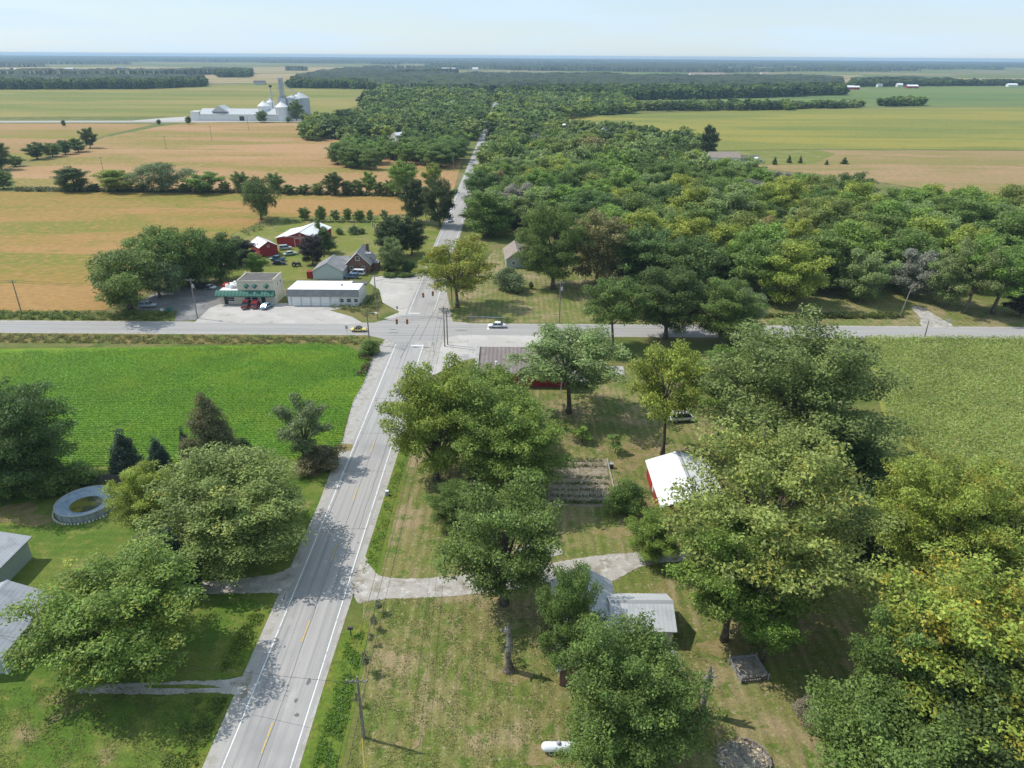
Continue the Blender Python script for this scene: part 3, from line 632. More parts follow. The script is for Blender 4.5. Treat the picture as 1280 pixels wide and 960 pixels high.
# --- farmstead
T(163, 386, 309, 92, 'midwillow', 'mid', .02, 'willow with bare leaning trunks beside the car park')
T(200, 372, 318, 60, 'midwillow', 'greygreen', 0, 'grey-green willow behind the silver car')
T(212, 362, 281, 74, 'midwillow', 'mid', 0, 'tallest willow behind the car park')
T(248, 360, 284, 66, 'midwillow', 'mid', .0, 'full green willow between the tallest willow and the shop')
T(276, 352, 290, 60, 'mid3', 'deep', 0, 'dark green tree just behind the shop')
T(300, 330, 296, 48, 'mid0', 'purple', 0, 'dark purple-leaved tree beside the small red barn')
T(321, 344, 315, 26, 'mid1', 'bright', 0, 'small bright green tree behind the shop roof')
T(235, 355, 318, 36, 'shrub', 'mid', 0, 'large green bush beneath the willows', 'shrub', 'bush')
T(391, 331, 293, 34, 'mid0', 'purple', 0, 'round dark purple tree in the farmyard in front of the big red barn')
T(406, 316, 283, 30, 'mid4', 'deep', 0, 'green tree at the corner of the big red barn')
T(399, 300, 262, 14, 'midspruce', 'mid', 0, 'slim tree rising behind the big red barn roof')
T(490, 322, 270, 46, 'mid0', 'dark', 0, 'round dark tree on the roadside opposite the yellowing corner tree')
T(515, 318, 270, 40, 'mid3', 'dark', 0, 'dark tree nearest the road beside the round dark one')
T(490, 340, 296, 34, 'mid2', 'pale', 0, 'pale green tree in front of the dark roadside pair')
T(490, 338, 317, 24, 'shrub', 'dark', 0, 'dark rounded bush beside the brick house', 'shrub', 'bush')
T(511, 340, 325, 18, 'shrub', 'deep', 0, 'dark upright bush at the hedge end', 'shrub', 'bush')
for i, px in enumerate((484, 493, 502, 511)):
    T(px, 346, 340, 13, 'shrub', 'mid', 0, 'clipped bush in the low hedge by the road across from the corner tree', 'shrub', 'bush', 'low hedge bushes')
T(425, 293, 285, 10, 'shrub', 'mid', 0, 'low round bush in the farm paddock', 'shrub', 'bush')
T(442, 293, 282, 11, 'shrub', 'greygreen', 0, 'small tree-like bush in the middle of the farm paddock', 'shrub', 'bush')
T(452, 292, 285, 9, 'shrub', 'greygreen', 0, 'smallest bush in the farm paddock', 'shrub', 'bush')
for i, (px, by, pt, w_) in enumerate([(381, 275, 259, 16), (402, 277, 257, 15), (420, 277, 261, 14), (435, 277, 260, 12), (450, 277, 262, 16), (463, 277, 262, 10), (481, 278, 261, 10)]):
    T(px, by, pt, w_, 'mid%d' % (i % 4), ['mid', 'mid', 'pale', 'mid'][i % 4], 0, 'small green tree in the row along the back of the farm paddock', group='paddock row trees')
# --- hedgerow between the tan fields and the trees behind it
for px, by, pt, w_, k, c, lb in [(94, 239, 208, 38, 'mid0', 'deep', 'dark round tree at the open end of the field hedgerow'), (148, 239, 210, 50, 'mid1', 'yg', 'yellow-green low tree in the field hedgerow'), (203, 240, 202, 56, 'midwillow', 'greygreen', 'grey-green willow in the field hedgerow'), (256, 241, 214, 48, 'mid2', 'bright', 'bright green bushy tree in the field hedgerow'), (302, 241, 214, 22, 'mid3', 'mid', 'small green tree in the field hedgerow'), (327, 275, 220, 46, 'midwillow', 'deep', 'dark spreading tree standing in the tan field corner near the barns'), (345, 241, 216, 24, 'mid0', 'mid', 'green tree in the hedgerow behind the dark spreading tree'), (418, 244, 214, 26, 'mid1', 'deep', 'dark upright tree in the hedgerow above the paddock'), (462, 242, 213, 20, 'mid2', 'bright', 'light green tree in the hedgerow above the paddock'), (505, 246, 200, 40, 'mid3', 'bright', 'bright tall tree at the road end of the hedgerow'), (541, 240, 202, 26, 'mid2', 'yg', 'yellow-green narrow tree near the road, behind the dark oak'), (520, 278, 222, 36, 'mid0', 'dark', 'dark oak beside the road shoulder'), (550, 283, 222, 42, 'mid3', 'dark', 'dark oak overhanging the road')]:
    T(px, by, pt, w_, k, c, .05, lb)
for i, (px, by, pt, w_) in enumerate([(118, 239, 229, 16), (178, 240, 228, 16), (232, 241, 228, 18), (282, 241, 226, 14), (316, 242, 226, 14), (362, 243, 230, 18), (380, 243, 230, 18), (398, 243, 228, 18), (435, 244, 226, 20), (448, 244, 224, 18), (474, 244, 226, 18), (488, 244, 224, 18)]):
    T(px, by, pt, w_, 'mid%d' % (i % 4), ['deep', 'mid', 'mid', 'olive'][i % 4], .1, 'low scrubby tree filling the field hedgerow', group='hedgerow scrub')
for i, (px, by, pt, w_) in enumerate([(2, 212, 178, 26), (20, 208, 194, 18), (47, 199, 177, 24), (66, 196, 178, 20), (82, 193, 175, 18), (98, 190, 172, 20), (113, 185, 158, 18), (5, 236, 213, 22)]):
    T(px, by, pt, w_, 'mid%d' % (i % 4), ['deep', 'mid', 'deep', 'mid'][i % 4], .05, 'green tree in the slanting hedgerow across the far tan field', group='slanting hedgerow trees')
for i, (px, by, pt, w_, c) in enumerate([(80, 158, 150, 5, 'deep'), (236, 155, 145, 9, 'mid'), (199, 156, 149, 6, 'deep'), (328, 153, 138, 15, 'mid'), (360, 153, 146, 6, 'bright'), (371, 151, 124, 18, 'olive'), (381, 153, 140, 12, 'mid')]):
    T(px, by, pt, w_, 'mid%d' % (i % 4), c, .05, ['single small tree beside the far field road', 'little round bush at the end of the long white storage building', 'pair-like dark bush on the far field road', 'rounded tree in front of the white silos', 'bright bush below the white silo', 'olive tree in front of the grey grain bins', 'low tree at the foot of the grey grain bins'][i])
for i, (px, by, pt, w_) in enumerate([(885, 198, 155, 24), (968, 206, 195, 8), (986, 204, 193, 8), (1000, 204, 194, 7), (1033, 206, 199, 6), (1055, 205, 196, 11)]):
    T(px, by, pt, w_, 'midspruce' if i else 'mid1', 'dark' if not i else 'deep', 0, 'dark columnar tree beside the long house at the field edge' if not i else 'small evergreen on the lawn at the field edge', group=None if not i else 'lawn evergreens')

# --- woods that can still be counted: each tree is an object, the rest of the wood one mass
MASS = []                                              # x, y, h, r, colour of the trees that merge
def wood(poly_px, spacing, seed, kinds, hr, group, cap=None):
    pts = scatter(Gs(*poly_px), spacing, seed); rg = random.Random(seed)
    keep = [tuple(p) for p in pts if not ((RX - 7.5 < p[0] < RX + 8.5) if p[1] < 430 else (RX - 7 < p[0] < RX + 6.5 and p[1] < 1150)) and not (abs(p[1] - CY) < 9)]
    keep.sort(key=lambda p: math.hypot(p[0] * .9, p[1]))
    for i, (x, y) in enumerate(keep):
        key, col, turn, lb, wt = rg.choices(kinds, [k[4] for k in kinds])[0]
        u = rg.triangular(0, 1, .35); h = hr[0] + (hr[1] - hr[0]) * (u * .8 + rg.uniform(0, .2)); r = spacing * (.40 + .42 * u)
        if cap is not None and i >= cap:
            b = COL[col] if isinstance(col, str) else col
            MASS.append((x, y, h, r, tuple(a * 1.0 + g * .1 for a, g in zip(b, (.14, .16, .04))))); continue
        b = COL[col] if isinstance(col, str) else col; plant(key, x, y, h, r, tuple(v * 1.12 for v in b), turn, lb, group=group)
WK = [('mid0', 'mid', .04, 'rounded mid-green tree in the crowded wood beyond the cross road', 3), ('mid1', 'bright', .06, 'light green tree in the crowded wood beyond the cross road', 3),
      ('mid2', 'pale', .0, 'pale grey-green tree in the crowded wood beyond the cross road', 2.2), ('mid3', 'deep', .0, 'dark green tree in the crowded wood beyond the cross road', 2.4),
      ('mid5', 'olive', .12, 'olive-green tree in the crowded wood beyond the cross road', 2), ('mid4', 'brown', .1, 'brownish thinning tree in the crowded wood beyond the cross road', .5), ('mid2', (.27, .265, .20), 0, 'greyish half-bare tree in the crowded wood beyond the cross road', .6), ('mid5', 'yg', .1, 'yellow-green tree in the crowded wood beyond the cross road', 1.4)]
wood([(762, 350), (830, 372), (905, 385), (1000, 396), (1100, 392), (1138, 380), (1160, 372), (1330, 362), (1330, 284), (1190, 277), (1060, 265), (960, 250), (900, 232), (860, 216), (780, 203), (690, 190), (640, 200), (606, 208), (596, 262), (612, 300), (660, 290), (720, 300)], 15.8, 5, WK, (12, 23), 'woodland trees beyond the cross road', 152)
RK = [('mid0', 'mid', .05, 'green tree along the village street, beyond the dark oaks', 3), ('mid1', 'yg', .12, 'yellow-green tree along the village street, beyond the dark oaks', 2), ('mid3', 'deep', 0, 'dark green tree along the village street, beyond the dark oaks', 2), ('mid5', 'olive', .1, 'olive tree along the village street, beyond the dark oaks', 1.5)]
wood([(607, 235), (600, 262), (640, 225), (690, 185), (700, 168), (625, 165), (609, 190)], 13.5, 6, RK, (10, 14), 'trees along the village street', 24)
LK = [('mid0', 'mid', .03, 'green tree in the clump beside the village street and tan field', 3), ('mid1', 'bright', .04, 'light green tree in the clump beside the village street and tan field', 2), ('mid3', 'deep', 0, 'dark tree in the clump beside the village street and tan field', 2)]
wood([(416, 211), (490, 213), (492, 192), (430, 186)], 14, 7, LK, (11, 15), 'clump beside the tan field', 12)
wood([(500, 207), (572, 213), (577, 186), (510, 180)], 15, 8, LK, (12, 16), 'clump beside the tan field', 14)
# far parts of the village: merged crowns
FK = [('mid0', 'mid', 0, '', 3), ('mid1', 'deep', 0, '', 2.4), ('mid1', 'pale', 0, '', 1.2), ('mid1', 'olive', 0, '', 1.5), ('mid1', 'yg', 0, '', .8), ('mid1', 'dark', 0, '', .9)]
wood([(370, 176), (520, 177), (600, 176), (602, 160), (560, 148), (470, 150), (400, 156)], 15, 9, FK, (11, 16), None, 0)
wood([(612, 172), (690, 178), (870, 196), (890, 186), (760, 168), (700, 166), (690, 150), (618, 152)], 16, 10, FK, (10, 16), None, 0)
wood([(455, 148), (606, 160), (608, 130), (600, 118), (480, 116), (457, 128)], 17, 12, FK, (11, 17), None, 0)
wood([(613, 152), (690, 150), (790, 142), (785, 128), (740, 120), (620, 118)], 17, 13, FK, (11, 17), None, 0)
wood([(785, 139), (990, 138), (990, 135.5), (785, 136)], 15, 14, FK, (10, 14), None, 0)
wood([(960, 137.5), (1075, 135), (1075, 132.5), (960, 134.5)], 15, 15, FK, (7, 11), None, 0)
wood([(1096, 134), (1152, 133), (1152, 130.5), (1096, 131.5)], 14, 16, FK, (11, 14), None, 0)
wood([(590, 296), (606, 300), (626, 300), (640, 262), (612, 262), (600, 268)], 9.5, 31, [('mid5', 'mid', .03, 'green tree crowding the road edge in front of the tan-roofed house', 2), ('mid3', 'deep', 0, 'dark green tree crowding the road edge in front of the tan-roofed house', 1), ('mid1', 'bright', .04, 'light green tree crowding the road edge in front of the tan-roofed house', 1)], (10, 14), 'trees crowding the road edge')
DK = [('mid1', 'deep', 0, '', 3), ('mid1', 'dark', 0, '', 3), ('mid1', 'mid', 0, '', 1.6)]
wood([(640, 124), (760, 126), (900, 124), (1055, 119), (1052, 114), (900, 117), (640, 117)], 15, 17, DK, (15, 21), None, 0)
wood([(-80, 112), (60, 112), (180, 111.5), (256, 108.5), (258, 106.5), (100, 108.5), (-80, 109)], 15, 18, DK, (15, 20), None, 0)

wood([(362, 110), (460, 111.5), (480, 118), (600, 121), (600, 114), (470, 107), (362, 107)], 17, 21, DK, (13, 19), None, 0)
wood([(273, 97), (312, 97), (312, 93.5), (273, 93.5)], 20, 22, DK, (16, 22), None, 0)
wood([(1062, 108.5), (1280, 107), (1500, 106), (1500, 104.8), (1280, 105.5), (1062, 106.8)], 17, 23, DK, (11, 17), None, 0)
def merged(name, items, nleaf, leaf, seed, core=True):
    rg = np.random.default_rng(seed); base = []
    for j in range(8):
        c, nr, tu, sh, cs, g2 = crown_pts(900 + j, 1.0, .5, .08, ['round', 'oval', 'vase', 'round'][j % 4], 0, nleaf, nlimb=15 + j, bulk=1.35)
        base.append((c, nr, sh))
    V = []; S_ = []; K = []
    for i, (x, y, h, r, col) in enumerate(items):
        c, nr, sh = base[i % 8]; a = rg.uniform(0, 6.28); ca, sa = math.cos(a), math.sin(a)
        R = np.array([[ca, -sa, 0], [sa, ca, 0], [0, 0, 1]])
        cc = c @ R.T * [2 * r, 2 * r, h] + [x, y, 0]
        v, _ = leaf_quads(rg, cc, nr @ R.T, leaf * (r / 7.5), .75)
        V.append(v); S_.append(sh); K.append(np.repeat(np.array([[*col, 1]]) * rg.uniform(.85, 1.15), len(cc), 0))
    v = np.concatenate(V); n = len(v) // 4
    me = mesh_np(name, v, np.arange(n * 4).reshape(n, 4), LEAFA, {'shade': ('FACE', 'FLOAT', np.concatenate(S_)), 'tint': ('FACE', 'FLOAT_COLOR', np.concatenate(K))})
    o = bpy.data.objects.new(name, me); C.objects.link(o); o['kind'] = 'stuff'; return o
MASS.sort(key=lambda m: m[1])
near_m = [m for m in MASS if m[1] < 620]; mid_m = [m for m in MASS if 620 <= m[1] < 1050]; far_m = [m for m in MASS if m[1] >= 1050]
print('TREES', NTREE[0], 'merged', len(near_m), len(mid_m), len(far_m))
if near_m: merged('woodland', near_m, 2600, .95, 1)
if mid_m: merged('woodland', mid_m, 1100, 1.45, 2)
if far_m: merged('woodland', far_m, 380, 2.3, 3)

# --- the wooded plain out to the horizon: one canopy surface broken by open fields
def far_woods():
    rg = np.random.default_rng(77)
    az = np.arange(-44, 44, .062); R = [1150.0]
    while R[-1] < 3400: R.append(R[-1] * 1.0065)
    while R[-1] < 17000: R.append(R[-1] * 1.02)
    R = np.array(R); A, RR = np.meshgrid(np.radians(az), R)
    RR = RR * (1 + rg.uniform(-.3, .3, RR.shape) * np.gradient(R)[:, None] / R[:, None]); A = A + np.radians(.062) * rg.uniform(-.3, .3, A.shape)
    X = RR * np.sin(A); Y = RR * np.cos(A)
    def vn(x, y, s, k):
        r2 = np.random.default_rng(k); g = r2.uniform(0, 1, (64, 64)); u = x / s; v = y / s
        i = np.floor(u).astype(int); j = np.floor(v).astype(int); fu = u - i; fv = v - j
        fu = fu * fu * (3 - 2 * fu); fv = fv * fv * (3 - 2 * fv); i %= 64; j %= 64; i1 = (i + 1) % 64; j1 = (j + 1) % 64
        return (g[i, j] * (1 - fu) + g[i1, j] * fu) * (1 - fv) + (g[i, j1] * (1 - fu) + g[i1, j1] * fu) * fv
    woods = np.zeros(X.shape, bool)
    for pp in ([(-300, 111), (60, 110), (180, 110), (256, 106), (258, 102), (-300, 103)], [(273, 95), (312, 95), (312, 92), (273, 92)],
               [(362, 107.5), (460, 108.5), (480, 118), (600, 120), (605, 88), (450, 86), (425, 92), (375, 98)], [(598, 121), (660, 119), (900, 118.5), (1055, 115), (1052, 101.5), (900, 100.5), (760, 100), (640, 98), (598, 96)],
               [(598, 97), (640, 98.5), (780, 99), (830, 96), (830, 88), (598, 88)], [(1062, 107), (1100, 106), (1270, 104.8), (1500, 104), (1500, 102), (1062, 104)]):
        woods |= inside(X, Y, Gs(*pp))
    f = vn(X, Y * .55, 420, 1) * .6 + vn(X, Y * .6, 160, 2) * .4
    woods |= (RR > 2600) & (f > .50); woods |= (RR > 4600) & (f > .40); woods |= (RR > 8500) & (f > .30)
    for pp in ([(-900, 102.5), (268, 101), (268, 92), (-900, 95)], [(318, 104), (360, 104), (420, 91), (432, 86), (-900, 86), (-900, 92), (318, 92)],
               [(815, 100.4), (1062, 100.6), (1085, 94), (815, 94)], [(1030, 101.6), (1800, 101.6), (1800, 98), (1050, 98.5)]):
        woods &= ~(inside(X, Y, Gs(*pp)) & (f < .68))
    g2 = vn(X * .5 + 900, Y, 1500, 11) * .7 + vn(X * .6, Y, 500, 12) * .3
    woods &= ~((RR > 2500) & (RR < 10000) & (g2 < .40))
    hgt = 10 + 5 * vn(X, Y, 60, 3) + 5.5 * vn(X, Y, 13, 4) + rg.uniform(-.6, .6, X.shape) + 4 * vn(X, Y, 700, 5)
    Z = np.where(woods, hgt, -.4)
    n, m = X.shape; I = np.arange(n * m).reshape(n, m)
    q = np.stack([I[:-1, :-1], I[:-1, 1:], I[1:, 1:], I[1:, :-1]], -1).reshape(-1, 4)
    any_w = woods.ravel()[q].sum(1) >= 2; q = q[any_w]
    sp = vn(X, Y, 90, 8) * .55 + vn(X, Y, 17, 9) * .45
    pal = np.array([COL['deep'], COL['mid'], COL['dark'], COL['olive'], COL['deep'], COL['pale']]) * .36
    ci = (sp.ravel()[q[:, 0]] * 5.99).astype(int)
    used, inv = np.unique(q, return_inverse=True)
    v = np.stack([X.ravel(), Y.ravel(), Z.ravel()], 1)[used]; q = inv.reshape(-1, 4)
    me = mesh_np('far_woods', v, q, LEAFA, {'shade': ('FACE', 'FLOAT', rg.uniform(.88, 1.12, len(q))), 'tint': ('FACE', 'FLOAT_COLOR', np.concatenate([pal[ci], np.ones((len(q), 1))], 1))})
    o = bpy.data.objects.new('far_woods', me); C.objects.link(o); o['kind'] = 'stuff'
    print('far woods quads', len(q))
far_woods()

# --- crops and weeds with real leaves
def tufts(name, xy, zlo, zhi, size, col, seed, up=.5, ratio=.4, per=1, kind='stuff', cvar=.2):
    rg = np.random.default_rng(seed); xy = np.repeat(np.asarray(xy), per, 0); n = len(xy)
    xy = xy + rg.normal(0, size * .35, xy.shape) * (per > 1)
    c = np.column_stack([xy, rg.uniform(zlo, zhi, n)]); nr = rand_dirs(rg, n) + np.array([0, 0, up]); nr /= np.linalg.norm(nr, axis=1)[:, None]
    v, f = leaf_quads(rg, c, nr, size, ratio)
    col = np.asarray(col, float); pick = col[rg.integers(0, len(col), n)]
    pw = 1 + .10 * np.sin(xy[:, 0] * .13 + xy[:, 1] * .07) * np.sin(xy[:, 1] * .21 - xy[:, 0] * .05) + .06 * np.sin(xy[:, 0] * .41 + 2 * np.sin(xy[:, 1] * .3))
    me = mesh_np(name, v, f, LEAFA, {'shade': ('FACE', 'FLOAT', pw * rg.uniform(1 - cvar, 1 + cvar, n)), 'tint': ('FACE', 'FLOAT_COLOR', np.concatenate([pick, np.ones((n, 1))], 1))})
    o = bpy.data.objects.new(name, me); C.objects.link(o); o['kind'] = kind; return o
def rows_in(poly, rowgap, step, seed, along='x'):
    P = np.array(poly); (x0, y0), (x1, y1) = P.min(0), P.max(0); rg = np.random.default_rng(seed)
    a, b = np.meshgrid(np.arange(x0, x1, step if along == 'x' else rowgap), np.arange(y0, y1, rowgap if along == 'x' else step))
    a = a + rg.normal(0, step * .3 if along == 'x' else .06, a.shape); b = b + rg.normal(0, .07 if along == 'x' else step * .3, b.shape)
    k = inside(a, b, poly); return np.stack([a[k], b[k]], 1)
vis = [(x, y) for x, y in soyp]; vis[0] = (max(vis[0][0], -125), vis[0][1]); vis[-1] = (max(vis[-1][0], -100), vis[-1][1])
tufts('soybean_plants', rows_in(vis, .76, .38, 2), .42, .66, .25, [(.155, .325, .028), (.185, .36, .03), (.17, .34, .028)], 3, up=2.6, ratio=.8, per=9, cvar=.10)
cp = rows_in(cornp, .85, .42, 5, 'y'); cp = cp[(cp[:, 0] < 150) & (cp[:, 0] < cp[:, 1] * .80 + 8)]
tufts('corn_plants', cp, 1.3, 2.5, .62, [(.31, .40, .10), (.28, .38, .085), (.34, .41, .11), (.42, .43, .17)], 6, up=1.1, ratio=.26, per=9, cvar=.14)
def strip_pts(poly, n, seed):
    P = np.array(poly); (x0, y0), (x1, y1) = P.min(0), P.max(0); rg = np.random.default_rng(seed)
    p = np.column_stack([rg.uniform(x0, x1, n), rg.uniform(y0, y1, n)]); k = np.sin(p[:, 0] * 1.1 + p[:, 1] * .53) * np.sin(p[:, 0] * .37 - p[:, 1] * .91 + 1.3) + .5 * np.sin(p[:, 0] * 2.3 + p[:, 1] * 1.9) + rg.normal(0, .35, n)
    return p[inside(p[:, 0], p[:, 1], poly) & (k > -.15)]
DITCH = [(.13, .25, .025), (.18, .29, .03), (.12, .21, .03)]
tufts('tall_weeds', strip_pts([(RX + 5.6, 42), (RX + 5.5, 66), (RX + 7.2, 67), (RX + 8.2, 42)], 3600, 1), .0, .3, .34, DITCH, 1, up=1.4, ratio=.3, per=4)
tufts('tall_weeds', strip_pts([(RX + 4.9, 78), (RX + 5.4, 114), (RX + 6.9, 114), (RX + 6.6, 78)], 1800, 2), .0, .16, .26, DITCH, 2, up=1.2, ratio=.3, per=3)
tufts('tall_weeds', strip_pts([(RX - 6.0, 44), (RX - 5.9, 57), (RX - 9.2, 57), (RX - 10, 44)], 1500, 3), .0, .34, .30, [(.12, .19, .03), (.21, .22, .05), (.15, .22, .04), (.08, .14, .022)], 3, up=1.2, ratio=.35, per=5)
tufts('tall_weeds', strip_pts([(RX - 6.2, 61), (RX - 6.0, 70), (RX - 8, 70), (RX - 8.4, 61)], 1200, 4), .0, .25, .28, [(.16, .24, .03), (.22, .26, .04), (.09, .17, .02)], 4, up=1.2, ratio=.35, per=4)
tufts('tall_weeds', strip_pts([(-150, CY - 11.3), (RX - 13, CY - 11.3), (RX - 12, CY - 6.2), (-150, CY - 5.6)], 7000, 5), .0, .4, .45, [(.27, .22, .08), (.16, .21, .035), (.34, .27, .14), (.13, .18, .03)], 5, up=1.2, ratio=.35, per=5)
tufts('tall_weeds', strip_pts([(-160, CY + 5.4), (-95, CY + 5.4), (-92, CY + 11), (-160, CY + 12)], 4000, 6), .05, .8, .6, [(.11, .19, .03), (.16, .22, .035), (.22, .22, .06)], 6, up=1.2, ratio=.35, per=4)
tufts('tall_weeds', strip_pts(Gs((443, 442), (468, 437), (464, 452), (456, 470), (446, 470), (458, 455)), 2500, 7), .05, .8, .5, [(.16, .13, .05), (.09, .13, .025), (.2, .16, .08)], 7, up=1.2, ratio=.35, per=4)
tufts('tall_weeds', strip_pts(Gs((1060, 425), (1340, 427), (1340, 430), (1060, 429)), 2500, 8), .05, .9, .6, [(.10, .14, .025), (.15, .15, .04)], 8, up=1.2, ratio=.35, per=3)
tufts('tall_weeds', strip_pts(Gs((410, 384), (452, 381), (463, 373), (468, 360), (474, 364), (478, 385), (462, 398), (446, 392)), 3600, 9), .05, .8, .5, [(.12, .2, .03), (.18, .22, .045), (.3, .24, .12)], 9, up=1.2, ratio=.35, per=4)
tufts('tall_weeds', strip_pts(Gs((948, 395), (1130, 393), (1128, 399), (948, 398)), 3600, 10), .05, 1.0, .6, [(.09, .14, .02), (.15, .15, .04)], 10, up=1.2, ratio=.35, per=4)
tufts('tall_weeds', strip_pts(Gs((300, 290), (340, 277), (510, 271), (510, 274), (345, 280), (310, 296)), 4000, 11), .05, 1.2, .8, [(.12, .115, .045), (.08, .11, .025)], 11, up=1.2, ratio=.35, per=3)
tufts('tall_weeds', strip_pts(Gs((20, 240), (330, 242), (505, 247), (505, 244), (330, 239), (20, 237)), 9000, 12), .05, 1.8, 1.1, [(.09, .105, .03), (.12, .12, .04)], 12, up=1.2, ratio=.4, per=3)
T(463, 443, 425, 26, 'shrub', 'mid', .05, 'round green bush at the field corner beside the intersection pole', 'shrub', 'bush')

lawn1 = strip_pts([(RX + 9, 41), (RX + 9, 73), (RX + 30, 73), (24, 66), (24, 38), (RX + 9, 38)], 46000, 41)
tufts('grass', lawn1, .0, .07, .17, [(.20, .20, .055), (.15, .20, .04), (.30, .25, .13), (.22, .22, .07), (.12, .17, .03)], 41, up=1.2, ratio=.35, per=2, cvar=.25)
lawn2 = strip_pts([(-62, 48), (-62, 58), (-47, 58.5), (RX - 9, 58), (RX - 9.5, 44), (-45, 44)], 16000, 42)
tufts('grass', lawn2, .0, .07, .17, [(.14, .20, .035), (.18, .21, .045), (.11, .17, .025), (.26, .22, .1)], 42, up=1.2, ratio=.35, per=2, cvar=.25)
lawn3 = strip_pts([(-8, 100), (22, 92), (24, 136), (-2, 136)], 20000, 43)
tufts('grass', lawn3, .0, .08, .2, [(.20, .20, .055), (.15, .20, .04), (.30, .25, .13)], 43, up=1.2, ratio=.35, per=2, cvar=.25)
# ------------------------------------------------------------------ buildings
def window(parent, x, y, z, wd, ht, facing, mat=None, name='window'):
    """framed window on a wall of an upright building; facing: 'f' (-y) 'b' (+y) 'l' (-x) 'r' (+x); its pane is a sub-part"""
    s = {'f': (0, -1), 'b': (0, 1), 'l': (-1, 0), 'r': (1, 0)}[facing]
    sx, sy = (wd, .10) if s[1] else (.10, wd)
    fr = MB().box(x + s[0] * .03, y + s[1] * .03, z, sx, sy, ht).build(name, TRIM, parent)
    px_, py_ = (wd - .22, .10) if s[1] else (.10, wd - .22)
    MB().box(x + s[0] * .05, y + s[1] * .05, z + .05, px_, py_, ht - .3).build('pane', mat or GLASS, fr)
    if ht > 1:
        MB().box(x + s[0] * .06, y + s[1] * .06, z, sx * .9 if s[1] else .1, .1 if s[1] else sy * .9, .06).build('muntin', TRIM, fr)
    return fr
def door(parent, x, y, wd, ht, facing, mat, name='door'):
    s = {'f': (0, -1), 'b': (0, 1), 'l': (-1, 0), 'r': (1, 0)}[facing]
    d = MB().box(x + s[0] * .03, y + s[1] * .03, ht / 2 + .02, wd if s[1] else .1, .1 if s[1] else wd, ht).build(name, mat, parent)
    MB().box(x + s[0] * .1 + (0 if s[0] else wd * .36), y + s[1] * .1 + (wd * .36 if s[0] else 0), 1.0, .08, .08, .08).build('handle', DARK, d)
    return d
def gable(t, x0, x1, y0, y1, eave, ridge, wall, roof, axis='y', over=.35, thick=.14, names=('wall', 'roof'), z0=-.1):
    """walls with gables and a two-sided roof whose ridge runs along axis"""
    if axis == 'y':
        xm = (x0 + x1) / 2
        wl_ = MB().prism([(x0, z0), (x1, z0), (x1, eave), (xm, ridge), (x0, eave)], y0, y1, 'y').build(names[0], wall, t)
        k = (ridge - eave) / (xm - x0); m = MB()
        P = [(x0 - over, eave - k * over + .03), (xm, ridge + .03), (x1 + over, eave - k * over + .03), (x1 + over, eave - k * over + .03 + thick), (xm, ridge + .03 + thick), (x0 - over, eave - k * over + .03 + thick)]
        m.prism(P, y0 - over, y1 + over, 'y')
    else:
        ym = (y0 + y1) / 2
        wl_ = MB().prism([(y0, z0), (y1, z0), (y1, eave), (ym, ridge), (y0, eave)], x0, x1, 'x').build(names[0], wall, t)
        k = (ridge - eave) / (ym - y0); m = MB()
        P = [(y0 - over, eave - k * over + .03), (ym, ridge + .03), (y1 + over, eave - k * over + .03), (y1 + over, eave - k * over + .03 + thick), (ym, ridge + .03 + thick), (y0 - over, eave - k * over + .03 + thick)]
        m.prism(P, x0 - over, x1 + over, 'x')
    ro = m.build(names[1], roof, t)
    if axis == 'y': cp_ = MB().prism([(xm - .3, ridge + thick - .3 * k + .06), (xm + .3, ridge + thick - .3 * k + .06), (xm, ridge + thick + .09)], y0 - over - .02, y1 + over + .02, 'y')
    else: cp_ = MB().prism([(ym - .3, ridge + thick - .3 * k + .06), (ym + .3, ridge + thick - .3 * k + .06), (ym, ridge + thick + .09)], x0 - over - .02, x1 + over + .02, 'x')
    cp_.build('ridge_cap', GREY if roof in (R_WHITE, R_LIGHTGREY, R_EDGE) else roof, ro)
    return wl_, ro

# shop with the green awning
x0, y0 = G(276, 380); x1 = G(346, 380)[0]; xs = G(300, 380)[0]; D = 8.2
t = thing('shop', 'cream two-storey shop with long green awning and flat brown roof', 'shop', (x0, y0)); W_ = x1 - x0; s_ = xs - x0
MB().box(s_ / 2, D / 2, 1.9, s_, D, 4).build('side_wing', W_CREAM, t)
MB().box(s_ / 2, D / 2, 3.96, s_ - .4, D - .4, .16).build('wing_roof', R_WHITEFLAT, t)
b = MB(); b.box((s_ + W_) / 2, D / 2, 3.3, W_ - s_, D, 6.7)
b.build('wall', W_CREAM, t)
MB().box((s_ + W_) / 2, D / 2, 6.69, W_ - s_ - .5, D - .5, .12).build('roof', R_DARK, t)
b = MB()
for a in ((s_ + W_) / 2,):
    b.box(a, .14, 6.8, W_ - s_, .28, .32); b.box(a, D - .14, 6.8, W_ - s_, .28, .32); b.box(s_ + .14, D / 2, 6.8, .28, D - .6, .32)
    b.box(W_ - .14, D / 2, 7.0, .28, D - .6, .72)
b.build('parapet', W_CREAM, t)
aw = MB().prism([(-1.7, 2.7), (-.02, 2.6), (-.02, 4.1), (-.5, 4.0), (-1.2, 3.5), (-1.7, 2.95)], -.6, W_ + .1, 'x').build('awning', GREENAWN, t)
